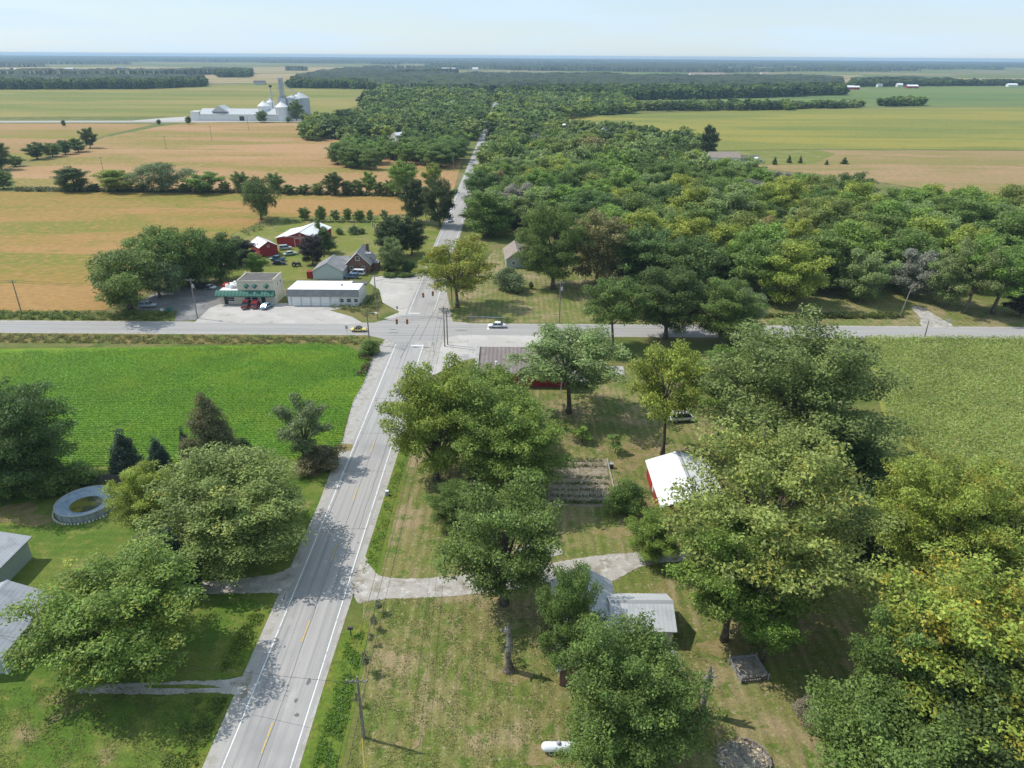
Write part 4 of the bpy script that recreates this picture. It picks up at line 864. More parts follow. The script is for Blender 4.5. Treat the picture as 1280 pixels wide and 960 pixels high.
for fx in (.30, .52, .84):
    x = s_ + (W_ - s_) * fx - .5
    window(t, x, 0, 5.1, .95, 1.3, 'f')
    v = []; 
    d = MB(); n = 7
    pts = [(x + .75 * math.cos(math.pi * k / n), .75 * math.sin(math.pi * k / n)) for k in range(n + 1)]
    rings = []
    for q in range(4):
        a = q * math.pi / 6; rings.append([(x + .8 * math.cos(math.pi * k / n) * math.cos(a * .3), -.05 - .9 * math.sin(a) * math.sin(math.pi * k / n), 5.25 + .8 * math.sin(math.pi * k / n) * math.cos(a)) for k in range(n + 1)])
    vs = [p for r_ in rings for p in r_]; d.add(vs, [(i * (n + 1) + k, i * (n + 1) + k + 1, (i + 1) * (n + 1) + k + 1, (i + 1) * (n + 1) + k) for i in range(3) for k in range(n)])
    d.build('window_awning', GREENAWN, t)
for fx, wd in ((.2, 2.2), (.5, 2.0), (.63, 1.8)): window(t, W_ * fx, 0, 1.45, wd, 1.5, 'f')
for fx in (.11, .78): door(t, W_ * fx, 0, 1.1, 2.15, 'f', DARK)
window(t, W_, D * .35, 5.2, .8, 1.1, 'r'); window(t, W_, D * .7, 5.2, .8, 1.1, 'r')
for fx, fy in ((.28, .35), (.55, .25), (.72, .5), (.5, .72)):
    MB().lathe([(0, 1.1), (.45, 1.0), (.62, .6), (.55, .1), (.6, 0)], 14, (s_ * fx, D * fy, 4.04)).build('roof_vent', WHITE, t, True)
MB().box(s_ * .72, D * .28, 4.4, 1.7, 1.2, .75).build('roof_unit', GREY, t, bevel=.05)
MB().tube([(s_ - .2, .5, 4.2), (s_ + .1, D - .4, 7.6)], .07, 6).build('roof_pipe', WHITE, t)
MB().box(s_ * .12, D * .5, 4.4, 1.3, 2.4, .8).build('roof_box', W_RED, t)

# low white garage row
x0, y0 = G(361, 382); x1 = G(450, 382)[0]; W_ = x1 - x0; D = 10.3
t = thing('garage_row', 'long low white garage block with flat white roof and grey fascia', 'garage', (x0, y0))
MB().box(W_ / 2, D / 2, 1.95, W_, D, 4.1).build('wall', W_WHITE, t)
MB().prism([(-.55, 2.9), (-.03, 2.9), (-.03, 4.85), (-.25, 4.85)], -.25, W_ + .05, 'x').build('fascia', R_GREY, t)
MB().add([(0, 0, 4.72), (W_, 0, 4.72), (W_, D * .74, 4.45), (W_ * .82, D * .74, 4.45), (W_ * .82, D, 4.3), (0, D, 4.3), (0, 0, 4.0), (W_, 0, 4.0), (W_, D * .74, 4.0), (W_ * .82, D * .74, 4.0), (W_ * .82, D, 4.0), (0, D, 4.0)],
         [(0, 1, 2, 3, 4, 5), (0, 6, 7, 1), (1, 7, 8, 2), (2, 8, 9, 3), (3, 9, 10, 4), (4, 10, 11, 5), (5, 11, 6, 0)]).build('roof', R_WHITEFLAT, t)
MB().box(W_ * .93, D * .92, 3.9, W_ * .22, D * .30, .3).build('rear_roof', R_DARK, t)
for i in range(4):
    fr = MB().box(1.35 + i * 2.75 + 1.0, -.05, 1.35, 2.45, .1, 2.6).build('garage_door', WHITE, t)
    b = MB()
    for k in range(1, 4): b.box(1.35 + i * 2.75 + 1.0, -.105, .1 + k * .65, 2.3, .03, .05)
    b.build('door_joint', GREY, fr)
for i in range(6): MB().box(.95 + i * 2.78, -.14, 1.45, .16, .2, 2.88).build('post', W_PALE, t)
door(t, 12.6, 0, 1, 2.1, 'f', WHITE); window(t, 15.2, 0, 1.6, 1.4, 1.2, 'f'); window(t, 17.3, 0, 1.6, 1.4, 1.2, 'f'); window(t, 19.3, 0, 1.6, 1.2, 1.2, 'f')
MB().lathe([(.28, 0), (.28, .5), (.36, .55), (0, .75)], 10, (W_ * .72, D * .45, 4.5)).build('roof_vent', GREY, t)
tw = thing('retaining_fence', 'grey timber rail fence running beside the end wall of the garage block', 'fence', (x0 + W_ + .9, y0 - 1))
for i in range(5): MB().box(.3 * i, i * 2.4, .55, .14, .14, 1.2).build('post', POLEWOOD, tw)
for z in (.5, .95): MB().tube([(0, 0, z), (1.2, 9.6, z)], .07, 5).build('rail', POLEWOOD, tw)
# white gabled garage and brick house
t = thing('gabled_garage', 'white gabled garage with grey shingle roof next to the brick house', 'garage', (G(392, 349)[0], 219))
W_ = G(429, 349)[0] - G(392, 349)[0]
gable(t, 0, W_, 0, 10, 2.7, 5.3, W_PALE, R_GREY)
MB().box(-1.4, 2, 1.1, 1.6, 2.2, 2.2).build('lean_to', W_RED, t); window(t, W_, 5, 1.6, .9, 1, 'r')
bx, by = G(433.5, 341.5); W_ = 7.8
t = thing('brick_house', 'steep-roofed brown brick house with chimney behind the white garages', 'house', (bx, by))
gable(t, 0, W_, 0, 10.6, 3.1, 6.9, W_BRICK, R_GREY, over=.4)
window(t, W_ * .5, 0, 4.9, 1.3, 1.3, 'f'); window(t, W_ * .22, 0, 1.75, 1.1, 1.3, 'f'); window(t, W_ * .72, 0, 1.75, 1.1, 1.3, 'f')
b = MB(); kx = W_ / 2
for sgn in (-1, 1): b.tube([(kx + sgn * (kx + .42), -.42, 2.78), (kx, -.42, 6.98)], .1, 4)
b.build('barge_board', TRIM, t)
MB().box(W_ * .72, 8.6, 6.4, .9, .7, 2.6).build('chimney', W_BRICK, t)
dm = MB().box(W_ * .78, 5.2, 4.4, 2.0, 2.2, 1.9).build('dormer', W_PALE, t); MB().box(W_ * .80, 5.2, 5.42, 2.5, 2.6, .16).build('dormer_roof', R_GREY, dm)
gable(t, -4.2, 0, 3, 9.5, 2.6, 3.9, W_BRICK, R_GREY, axis='x', names=('wing_wall', 'wing_roof'))
MB().box(W_ + 1.0, 5.5, 1.2, 2, 4, 2.5).build('porch', W_BRICK, t); MB().box(W_ + 1.05, 5.5, 2.55, 2.3, 4.4, .16).build('porch_roof', R_GREY, t)
window(t, W_, 1.6, 1.7, 1, 1.2, 'r')
# red barns
bx, by = G(358.5, 308); 
t = thing('red_barn', 'big red barn with wide white metal roof and side lean-to', 'barn', (bx, by), rad(-6))
gable(t, 0, 11, 0, 18, 3.5, 5.4, W_RED, R_WHITE)
MB().prism([(-5, -.1), (-.02, -.1), (-.02, 3.3), (-5, 2.3)], 3, 18, 'y').build('lean_to', W_RED, t)
MB().prism([(-5.5, 2.24), (-.45, 3.36), (-.45, 3.5), (-5.5, 2.4)], 2.6, 18.3, 'y').build('lean_to_roof', R_WHITE, t)
d_ = MB().box(5.5, -.05, 1.55, 4.2, .12, 3.0).build('barn_door', W_RED, t); b = MB()
for a, c_, w2, h2 in ((5.5, 3.1, 4.4, .14), (3.35, 1.55, .14, 3), (7.65, 1.55, .14, 3), (5.5, 1.55, .12, 3)): b.box(a, -.13, c_, w2, .06, h2)
b.build('door_trim', TRIM, d_); MB().box(5.5, -.04, 3.65, 10.8, .08, .16).build('trim_board', TRIM, t)
window(t, 5.5, 0, 4.4, .7, .6, 'f')
bx, by = G(337, 320)
t = thing('small_red_barn', 'small red barn with white roof angled beside the purple tree', 'barn', (bx, by), rad(38))
gable(t, -3.2, 3.2, 0, 9, 3.4, 5.2, W_RED, R_WHITE); window(t, 3.2, 4, 1.8, .9, 1.1, 'r'); window(t, 0, 0, 3.6, .8, .8, 'f')
door(t, -.2, 0, 2.2, 2.5, 'f', W_RED, 'barn_door')
# brown roofed building with red wall
t = thing('ribbed_roof_building', 'low building with brown ribbed metal roof and dark red wall behind the airy tree', 'building', (G(597, 437, 4.4)[0], 139))
MB().box(9.5, 5.9, 1.6, 19, 11.4, 3.4).build('wall', W_RED, t)
MB().prism([(-.5, 3.3), (12.2, 4.35), (12.2, 4.5), (-.5, 3.45)], .55, 19.5, 'x').build('roof', R_BROWN, t)
MB().prism([(-.5, 2.9), (12.3, 3.9), (12.3, 4.9), (-.5, 3.8)], -.25, .5, 'x').build('parapet', CONCRETE, t)
door(t, 6, .2, 1.1, 2.1, 'f', WHITE); window(t, 10, .2, 1.7, 1.4, 1.2, 'f'); window(t, 3, .2, 1.7, 1.4, 1.2, 'f')
MB().lathe([(.2, 0), (.2, .9), (.3, .95), (0, 1.15)], 10, (4.4, 3.5, 3.6)).build('roof_vent', WHITE, t)
x, y = G(700, 490)
t = thing('lean_to_canopy', 'small grey-roofed open shelter with white posts beside the brown-roofed building', 'shelter', (x, y))
MB().prism([(-.3, 2.3), (4.8, 2.9), (4.8, 3.05), (-.3, 2.45)], 0, 5.2, 'x').build('roof', R_GREY, t)
for a in (.2, 5): 
    for c_ in (0, 4.5): MB().box(a, c_, 1.18 + c_ * .06, .14, .14, 2.4 + c_ * .1).build('post', WHITE, t)
# tan roofed house behind the corner lawn
x, y = G(633, 335)
t = thing('tan_roof_house', 'tan-roofed house with grey-green walls behind the corner lawn', 'house', (x, y), rad(4))
gable(t, 0, 7.5, 0, 15, 3, 5.6, W_SAGE, R_TAN, over=.45); window(t, 2.4, 0, 1.6, 1.1, 1.2, 'f'); window(t, 5.2, 0, 1.6, 1.1, 1.2, 'f')
MB().box(5, 5.2, 5.0, .7, .7, 1.5).build('chimney', W_BRICK, t)
# red barn in the yard
t = thing('yard_red_barn', 'red barn with bright white metal roof half under the golden-olive tree', 'barn', (22.9, 90.3))
gable(t, .1, 10, 0, 13.2, 2.9, 4.7, W_RED, R_WHITE, over=.35)
MB().box(.06, 2.2, 1.3, .1, 2.4, 2.5).build('barn_door', W_RED, t); MB().box(.04, 7, 1.6, .14, .9, 1.1).build('window', TRIM, t)
door(t, 4.5, 0, 2.6, 2.5, 'f', W_RED, 'barn_door')
x, y = G(874, 650)
t = thing('lean_to_shed', 'little red and white lean-to shed below the yard barn', 'shed', (x, y + .6))
MB().box(1.5, 1.6, 1.0, 3, 3, 2.2).build('wall', W_RED, t); MB().prism([(-.2, 2.1), (3.3, 2.5), (3.3, 2.62), (-.2, 2.22)], -.2, 3.2, 'x').build('roof', R_LIGHTGREY, t); MB().box(1.0, .08, 1.0, 1.7, .1, 1.8).build('door', WHITE, t)
# white roofed house near the propane tank
xa, ya = G(762, 747, 4.2); xb, yb = G(846, 787, 2.7)
t = thing('white_roof_house', 'tan house with white metal roof and side wing under the big dense tree', 'house', (0, 0))
wl_, rf = gable(t, xa + .2, xb - .3, yb + .2, yb + 2 * (ya - yb) * .82, 2.5, 4.1, W_TAN, R_LIGHTGREY, axis='x', names=('wing_wall', 'wing_roof'))
window(t, xb - 1.6, yb + .2, 1.4, 1.1, 1.1, 'f'); window(t, xb - .3, yb + 3.5, 1.4, 1.0, 1.1, 'r')
xl, yl = G(700, 800, 2.8)
gable(t, xl - .2, xa + .6, yl - 4.2, ya + 4.6, 2.7, 4.9, W_BRICK, R_LIGHTGREY, over=.4)
window(t, xl + 2.2, yl - 4.2, 1.5, 1.2, 1.2, 'f'); window(t, xl + 5, yl - 4.2, 1.5, 1.2, 1.2, 'f'); window(t, xl - .2, yl - 3, 1.5, 1.3, 1.2, 'l'); door(t, xl - .2, yl + 1, 1, 2.1, 'l', WHITE)
MB().box(xl + 3.4, yl - 1, 4.7, .8, .8, 1.9).build('chimney', W_BRICK, t)
# grey house at the edge
x, y = G(10, 842)
t = thing('grey_roof_house', 'pale sage house with grey roof and white corner trim beside the large bright maple', 'house', (x, y))
gable(t, -10, 0, 0, 9.5, 3.0, 5.0, W_SAGE, R_EDGE, over=.45)
hx = G(38, 673, 3.3); hw = hx[0] - x - .6; hy = hx[1] - y
MB().box(hw - 6.5, (9.6 + hy) / 2, 1.55, 13, hy - 9.6, 3.3).build('rear_wall', W_SAGE, t)
MB().prism([(hw - 13.6, 3.2), (hw + .6, 3.2), (hw + .6, 3.36), (hw - 6.5, 4.7), (hw - 13.6, 3.36)], 9.9, hy + .4, 'y').build('rear_roof', R_EDGE, t)
window(t, 0, 2.4, 1.75, 1.3, 1.5, 'r'); window(t, 0, 4.2, 1.75, 1.3, 1.5, 'r'); window(t, 0, 7.2, 1.75, 1.2, 1.5, 'r'); window(t, -2, 0, 1.7, 1.2, 1.4, 'f'); window(t, -5.5, 0, 1.7, 1.2, 1.4, 'f')
b = MB()
for a, c_ in ((0, 0), (0, 9.5)): b.box(a, c_, 1.4, .28, .28, 3.0)
b.build('corner_trim', TRIM, t); MB().box(.05, 4.75, .12, .12, 9.4, .35).build('base_trim', TRIM, t)

# houses in the village and farther off
def house(name, label, px, py, wd, dp, eave, ridge, rz, wall, roof, axis='y', group=None, cat='house', z=None):
    x, y = G(px, py); t = thing(name, label, cat, (x, y), rz, group)
    gable(t, -wd / 2, wd / 2, 0, dp, eave, ridge, wall, roof, axis)
    for fx in (-.25, .25): window(t, wd * fx, 0, eave * .55, 1.3, 1.4, 'f')
    door(t, 0, 0, 1.1, 2.1, 'f', DARK if wall is not W_RED else WHITE)
    return t
house('village_barn', 'small barn with bright white roof among trees beside the village street', 493, 180, 11, 15, 5, 8.5, rad(-30), W_WHITE, R_WHITE, cat='barn')
house('village_house', 'white house with chimney gable at the bend of the village street', 568, 168, 9, 9, 5.5, 8.5, .2, W_WHITE, R_GREY)
house('village_house', 'long low grey-roofed house behind the street clump', 545, 170, 22, 9, 3.5, 6, 0, W_PALE, R_GREY, 'x')
house('village_house', 'white building end-on at the far end of the visible street', 621, 141, 12, 10, 7, 11, 0, W_WHITE, R_LIGHTGREY)
house('village_house', 'pale building with wide roof beyond the street end', 590, 152, 10, 9, 6, 9, .3, W_WHITE, R_GREY)
house('village_house', 'pale grey house glimpsed among trees east of the street end', 672, 143, 12, 10, 6, 9.5, .1, W_PALE, R_GREY)
house('village_house', 'white house behind the dense tree clump, just its upper wall showing', 707, 172, 9, 9, 8, 11, .1, W_WHITE, R_WHITE)
house('village_house', 'white-walled house in the middle of the tree clump by the yellow field', 755, 178, 9, 9, 8, 11, .1, W_WHITE, R_GREY)
house('woodland_house', 'grey-brown roofed house in a clearing of the crowded wood', 781, 240, 9, 10, 6.5, 9, .1, W_TAN, R_TAN)
house('field_house', 'long pale house with grey roof at the edge of the yellow field', 906, 205, 20, 12, 4, 7, 0, W_WHITE, R_TAN, 'x')
house('field_shed', 'low dark green shed beside the long pale house', 934, 202, 16, 7, 2.6, 3.6, 0, W_SAGE, R_DARK, 'x', cat='shed')
house('field_shed', 'small white shed at the far side of the dark green shed', 948, 204, 6, 5, 2.4, 3.4, 0, W_WHITE, R_WHITE, cat='shed')
for i, (px, py, w_, d_, lb, wm, rm) in enumerate([(1064, 111.5, 14, 10, 'white farmhouse at the near end of the green field farms', W_WHITE, R_WHITE), (1066, 112, 30, 10, 'long low red barn with white roof beside the first farmhouse', W_RED, R_WHITE), (1100, 109, 12, 10, 'small white house between the red barns', W_WHITE, R_GREY), (1125, 108.5, 14, 10, 'white house with light roof between the red barns', W_WHITE, R_WHITE),
        (1141, 110.5, 26, 14, 'red barn with pale roof on the far edge of the green field', W_RED, R_WHITE), (1138, 105, 16, 12, 'tall cream house behind the far red barn', W_CREAM, R_TAN), (1164, 107, 14, 12, 'cream house alone at the far field edge', W_CREAM, R_TAN), (1198, 106, 40, 14, 'long pale shed at the far field edge', W_CREAM, R_WHITE), (1266, 108.5, 24, 12, 'white shed at the far end of the farm row', W_WHITE, R_WHITE)]):
    house('far_farm_building', lb, px, py, w_, d_, 5, 8, 0, wm, rm, 'x', group='farm buildings beyond the green field', cat='farm building')
for i, (px, py, w_, lb, rm) in enumerate([(4, 90, 60, 'long white shed at the near end of the far plain buildings', R_WHITE), (17, 89, 34, 'short white shed in the far plain', R_WHITE), (41, 90.5, 44, 'pale shed beside the dark far building', R_WHITE), (50, 91, 52, 'dark blue-grey shed in the far plain', R_GREY), (86, 88, 48, 'bright white barn standing alone in the far plain', R_WHITE), (150, 86, 40, 'pale farmhouse behind the dark wood', R_GREY)]):
    house('plain_shed', lb, px, py, w_ * .7, 24, 6, 10, 0, W_CREAM if rm is R_WHITE else W_PALE, R_LIGHTGREY if rm is R_WHITE else rm, 'x', group='sheds on the far plain', cat='shed')
for px, py, w_, lb, rm in [(388, 106, 22, 'grey-roofed house at the field edge beyond the grain bins', R_GREY), (402, 107, 16, 'low white house second in the row beyond the grain bins', R_WHITE), (421, 107.5, 20, 'white house with wide front third in the row beyond the grain bins', R_WHITE), (436, 106, 12, 'narrow white house in the row beyond the grain bins', R_WHITE), (446, 107.5, 22, 'long white house at the end of the row beyond the grain bins', R_LIGHTGREY), (324, 106, 26, 'dark blue shed on the tan field behind the silos', R_DARK)]:
    house('field_edge_house', lb, px, py, w_, 12, 5, 9, 0, W_WHITE if rm is not R_DARK else W_PALE, rm, 'x', group='houses beyond the grain bins')
for px, py, w_, lb in [(557, 92, 40, 'white domed store showing above the far woods'), (567, 92, 24, 'smaller white store showing above the far woods'), (594, 91, 30, 'pale roof showing above the far woods near the road')]:
    t = house('far_store', lb, px, py, w_ * .8, 30, 13, 21, 0, W_PALE, R_LIGHTGREY, 'x', group='stores above the far woods', cat='store')
for px, py, w_, lb in [(870, 97, 40, 'cream far house at the edge of the distant strip field'), (890, 97, 90, 'long cream building in the distant strip field'), (957, 96, 30, 'white house at the end of the distant strip field')]:
    house('distant_building', lb, px, py, w_, 30, 10, 16, 0, W_CREAM, R_TAN, 'x', group='buildings of the distant strip field', cat='building')

# grain elevator
Ye = G(300, 152)[1]
def ex(px, yo=0): return (px - 640) / F * ((Ye + yo) * math.cos(rad(PITCH)) + H * math.sin(rad(PITCH)))
sheet('road', Gs((-600, 154), (240, 153.3), (392, 152.4), (392, 150), (240, 150.6), (170, 151), (-600, 152)), SHOULDER, .2)
sheet('gravel_yard', Gs((165, 151), (240, 151.2), (395, 150.4), (398, 147), (235, 146), (215, 147)), LOTGRAVEL, .24)
xa, xb = ex(238, 8), ex(352, 8)
t = thing('storage_building', 'very long white storage building with pale grey roof and central peak', 'farm building', (xa, Ye + 8))
L_ = xb - xa
MB().box(L_ / 2, 10, 3.2, L_, 20, 6.6).build('wall', W_WHITE, t)
MB().prism([(-.6, 6.2), (20.6, 6.2), (20.6, 6.5), (10, 11.8), (-.6, 6.5)], 9, L_ - .5, 'x').build('roof', R_LIGHTGREY, t)
MB().box(4, 6, 4.6, 8.5, 13, 9.4).build('end_block', W_WHITE, t)
MB().prism([(L_ * .22, 9.0), (L_ * .40, 9.0), (L_ * .31, 15)], 1, 19, 'y').build('central_peak', R_LIGHTGREY, t)
for f_ in (.55, .62): MB().box(L_ * f_, -.1, 2.4, 5, .3, 4.6).build('bay_door', DARK if f_ < .6 else WHITE, t)
def silo(px, yoff, dia, hh, cone, mat, label, name='grain_silo', group=None):
    t = thing(name, label, 'silo', (ex(px, yoff), Ye + yoff), 0, group); r = dia / 2
    MB().lathe([(r, -.2), (r, hh)], 32).build('wall', mat, t, True)
    MB().lathe([(r + .3, hh - .05), (1.2, hh + cone), (1.2, hh + cone + .7), (0, hh + cone + 1)], 32).build('roof', mat if mat is SILOWHITE else R_LIGHTGREY, t)
    b = MB(); b.box(-r * .7, -r * .75, hh / 2, .6, .3, hh, rad(-43)); b.build('ladder', GREY, t)
    return t
silo(330, 20, 13, 14.5, 4.2, SILOWHITE, 'white grain silo with conical roof on the side towards the long building')
silo(338.5, 42, 8.5, 17, 3.2, SILOWHITE, 'slim white silo standing behind the two larger white ones')
silo(352, 14, 14, 14, 4.4, SILOWHITE, 'wider white grain silo next to the elevator tower')
silo(366, 40, 17, 21, 3.2, GALV, 'squat grey grain bin next to the elevator tower', 'grain_bin')
silo(376, 55, 19.5, 21, 5.5, GALV, 'largest grey grain bin with peaked roof at the end of the elevator', 'grain_bin')
t = thing('elevator_tower', 'blue-grey elevator tower with lattice leg rising between the silos', 'elevator', (ex(354, 34), Ye + 34))
MB().box(0, 0, 10.5, 9, 8, 22).build('headhouse', GALV, t); MB().box(0, 0, 23, 8, 7, 3, top=(.5, .5)).build('headhouse_roof', R_GREY, t)
b = MB()
for a in (-2, 2):
    for c_ in (-2, 2): b.tube([(a, c_, 22), (a * .8, c_ * .8, 40)], .5, 5)
for k in range(5): b.box(0, 0, 24 + k * 3.6, 4.4, 4.4, .4); b.tube([(-2, -2, 23 + k * 3.6), (2, -2, 26.5 + k * 3.6)], .2, 4)
b.box(0, 0, 31, 1.2, 1.2, 18); b.build('lattice_leg', GALV, t); MB().box(0, 0, 41, 4.4, 3.6, 2.4).build('leg_head', GALV, t)
b = MB(); b.tube([(0, 0, 38), (ex(370) - ex(354), 12, 25)], .5, 6); b.tube([(0, 0, 36), (ex(338) - ex(354), -8, 19)], .4, 6); b.build('grain_spout', GALV, t)
t = thing('conveyor_mast', 'thin dark conveyor mast between the white silos', 'mast', (ex(341, 22), Ye + 22)); MB().tube([(0, 0, 0), (0, 0, 34)], [.6, .45], 6).build('mast', GREY, t); MB().box(0, 0, 34, 2.6, 2, 2).build('mast_head', DARK, t)

# ------------------------------------------------------------------ yard things
# above-ground pool
x, y = G(109, 634); t = thing('swimming_pool', 'round above-ground pool with blue-grey cover sagging into a green puddle', 'pool', (x, y))
POOLBLUE = M('faded pool cover', (0.25, 0.33, 0.40), [((.36, .43, .48), .5, .45, .6), ((.17, .22, .26), .9, .55, .7)], rough=.5)
r = 4.25
MB().lathe([(r, 0), (r, 1.2)], 48).build('wall', M('pool wall', (0.33, 0.36, 0.38), rows=('X', .8, .12)), t, True)
MB().lathe([(r + .1, 1.1), (r + .12, 1.26), (r - .1, 1.28), (r - .14, 1.2)], 48).build('rim', GREY, t)
MB().lathe([(r - .1, 1.22), (r - .5, 1.1), (r - 1.3, .95), (r - 1.8, .62), (r - 2.5, .42), (.02, .38)], 48).build('cover', POOLBLUE, t, True)
MB().add([(2.4 * math.cos(2 * math.pi * k / 40) * (1 + .08 * math.sin(3 * k)), 2.25 * math.sin(2 * math.pi * k / 40), .6) for k in range(40)], [tuple(range(40))]).build('puddle', M('stagnant water', (0.17, 0.165, 0.03), [((.06, .065, .03), .6, .45, .6)], rough=.12, spec=.5), t)
for k in range(16): 
    a = 2 * math.pi * k / 16; MB().box((r + .05) * math.cos(a), (r + .05) * math.sin(a), .6, .12, .12, 1.2, a).build('upright', GREY, t)
lg = MB()
for k in range(3): lg.box(r + .2 + .25 * k, 2.1, .5 * (1.2 - .35 * k), .28, .9, 1.2 - .35 * k)
lg.build('steps', WHITE, t)
PSTONE = plain('white border stone', (.62, .6, .57), .8)
rr = random.Random(5)
for k in range(26):
    a = math.pi * (1.0 + .85 * k / 25) ; o = MB().box(0, 0, .09, rr.uniform(.22, .4), rr.uniform(.18, .3), .2, top=(.7, .7)).build('border_stone', PSTONE, None, bevel=.03)
    o.location = (x + (r + .42) * math.cos(a), y + (r + .42) * math.sin(a), .02); o.rotation_euler.z = rr.uniform(0, 3)
    tag(o, 'small white stone in the ring bordering the round pool', 'stone', 'white stones around the pool')
# board fence behind the pool
x0, y0 = G(62, 607); x1, y1 = G(160, 603)
t = thing('board_fence', 'weathered dark board fence between the pool and the green field', 'fence', (x0, y0), math.atan2(y1 - y0, x1 - x0)); L_ = math.hypot(x1 - x0, y1 - y0)
b = MB(); k = 0
while k * .19 < L_: b.box(k * .19 + .08, 0, .82 + .03 * ((k * 7) % 3), .165, .03, 1.6); k += 1
b.build('boards', FENCEWOOD, t)
for i in range(int(L_ / 2.4) + 1): MB().box(i * 2.4, .09, .9, .12, .12, 1.85).build('post', FENCEWOOD, t)
for z in (.45, 1.3): MB().box(L_ / 2, .035, z, L_, .04, .1).build('rail', FENCEWOOD, t)
# propane tank
x, y = G(700, 940); t = thing('propane_tank', 'white horizontal propane tank on the dry lawn', 'tank', (x, y), rad(0))
b = MB(); n = 20; prof = [(-1.95, .02), (-1.9, .25), (-1.75, .4), (-1.5, .5), (1.5, .5), (1.75, .4), (1.9, .25), (1.95, .02)]
vs = [(a, q * math.cos(2 * math.pi * k / n), .78 + q * math.sin(2 * math.pi * k / n)) for a, q in prof for k in range(n)]
b.add(vs, [(i * n + k, i * n + (k + 1) % n, (i + 1) * n + (k + 1) % n, (i + 1) * n + k) for i in range(len(prof) - 1) for k in range(n)]); b.build('shell', plain('tank paint', (.78, .79, .80), .4, .4), t, True)
MB().lathe([(.22, 0), (.22, .22), (.16, .3), (0, .32)], 14, (-.2, 0, 1.24)).build('valve_dome', GREY, t)
for a in (-1.1, 1.1): MB().box(a, 0, .16, .14, .8, .36).build('leg', GREY, t)
# picket sandbox
x, y = G(943, 852); t = thing('picket_enclosure', 'small picket-fenced pen with sandy floor under the light green tree', 'pen', (x, y), rad(8)); w_, d_ = 3.3, 3.2
MB().box(0, d_ / 2, .06, w_ - .1, d_ - .1, .12).build('sand_floor', M('pale sand and rubble', (.40, .35, .29), [((.25, .22, .18), 1.5, .45, .6)], fine=(6, .25), bump=(5, 1, .1)), t)
def pickets(name, a, b_, mat, h_):
    m = MB(); L = math.hypot(b_[0] - a[0], b_[1] - a[1]); n = int(L / .2); an = math.atan2(b_[1] - a[1], b_[0] - a[0])
    for i in range(n + 1):
        f_ = i / n; m.box(a[0] + (b_[0] - a[0]) * f_, a[1] + (b_[1] - a[1]) * f_, h_ / 2, .11, .03, h_, an)
    for z in (.22, h_ * .75): m.box((a[0] + b_[0]) / 2 + .04 * math.sin(an), (a[1] + b_[1]) / 2 - .04 * math.cos(an), z, L, .03, .08, an)
    return m.build(name, mat, t)
PICK = M('grey picket paint', (.42, .42, .44), [((.25, .24, .24), 3, .45, .65)])
pickets('picket_side', (-w_ / 2, 0), (w_ / 2, 0), M('dark picket wood', (.10, .085, .085)), .75); pickets('picket_side', (-w_ / 2, .1), (-w_ / 2, d_), PICK, .7); pickets('picket_side', (w_ / 2, .1), (w_ / 2, d_), PICK, .7); pickets('picket_side', (-w_ / 2 + .1, d_), (w_ / 2 - .1, d_), PICK, .8)
for a in (-1, 1):
    for c_ in (0, d_): MB().box(a * w_ / 2, c_, .5, .13, .13, 1.0).build('post', PICK, t)
for a, c_, s2 in ((-.3, 1.4, .35), (.5, 2, .25), (.1, 2.5, .3)):
    o = MB().box(a, c_, .2, s2, s2 * .8, .25, a, (.6, .6)).build('rubble_lump', CONCRETE, t, bevel=.04)
# brush and wood pile
x, y = G(928, 950); t = thing('wood_pile', 'heap of split firewood and brush edged with a plank ring', 'wood pile', (x, y)); rr = random.Random(8); b = MB(); b2 = MB(); b3 = MB()
for k in range(300):
    a = rr.uniform(0, 6.28); q = 2.45 * math.sqrt(rr.uniform(0, 1)); z = .12 + .85 * max(0, 1 - q / 2.6) * rr.uniform(.5, 1); th = rr.uniform(0, 6.28); L = rr.uniform(.3, .65)
    m = (b if rr.random() < .4 else b2); px_, py_ = q * math.cos(a), q * math.sin(a) * .8
    m.box(px_, py_, z, L, rr.uniform(.14, .3), rr.uniform(.12, .25), th, (.9, .6))
for k in range(420):
    a = rr.uniform(0, 6.28); q = 2.6 * math.sqrt(rr.uniform(0, 1)); z = .1 + .75 * max(0, 1 - q / 2.7) * rr.uniform(.6, 1.15); th = rr.uniform(0, 6.28); L = rr.uniform(.3, .9)
    px_, py_ = q * math.cos(a), q * math.sin(a) * .8; b3.tube([(px_, py_, z), (px_ + L * math.cos(th), py_ + L * math.sin(th), z + rr.uniform(-.1, .25))], .018, 4)
MB().lathe([(2.7, -.05), (2.2, .25), (1.3, .6), (.5, .8), (0, .85)], 22).build('heap', M('bark litter', (.32, .28, .22), fine=(4, .35), bump=(4, 1, .2)), t).scale = (1, .8, 1)
for m, mt in ((b, M('fresh split wood', (.58, .43, .24), [((.68, .60, .48), 2, .45, .6)])), (b2, DEADWOOD), (b3, M('dry twigs', (.42, .36, .29)))): m.build('firewood' if m is not b3 else 'twigs', mt, t)['kind'] = 'stuff'
for k in range(5):
    a = -.5 + k * .42; MB().box(2.75 * math.cos(a), 2.3 * math.sin(a), .2, .09, 1.15, .45, a).build('edge_plank', DEADWOOD, t)
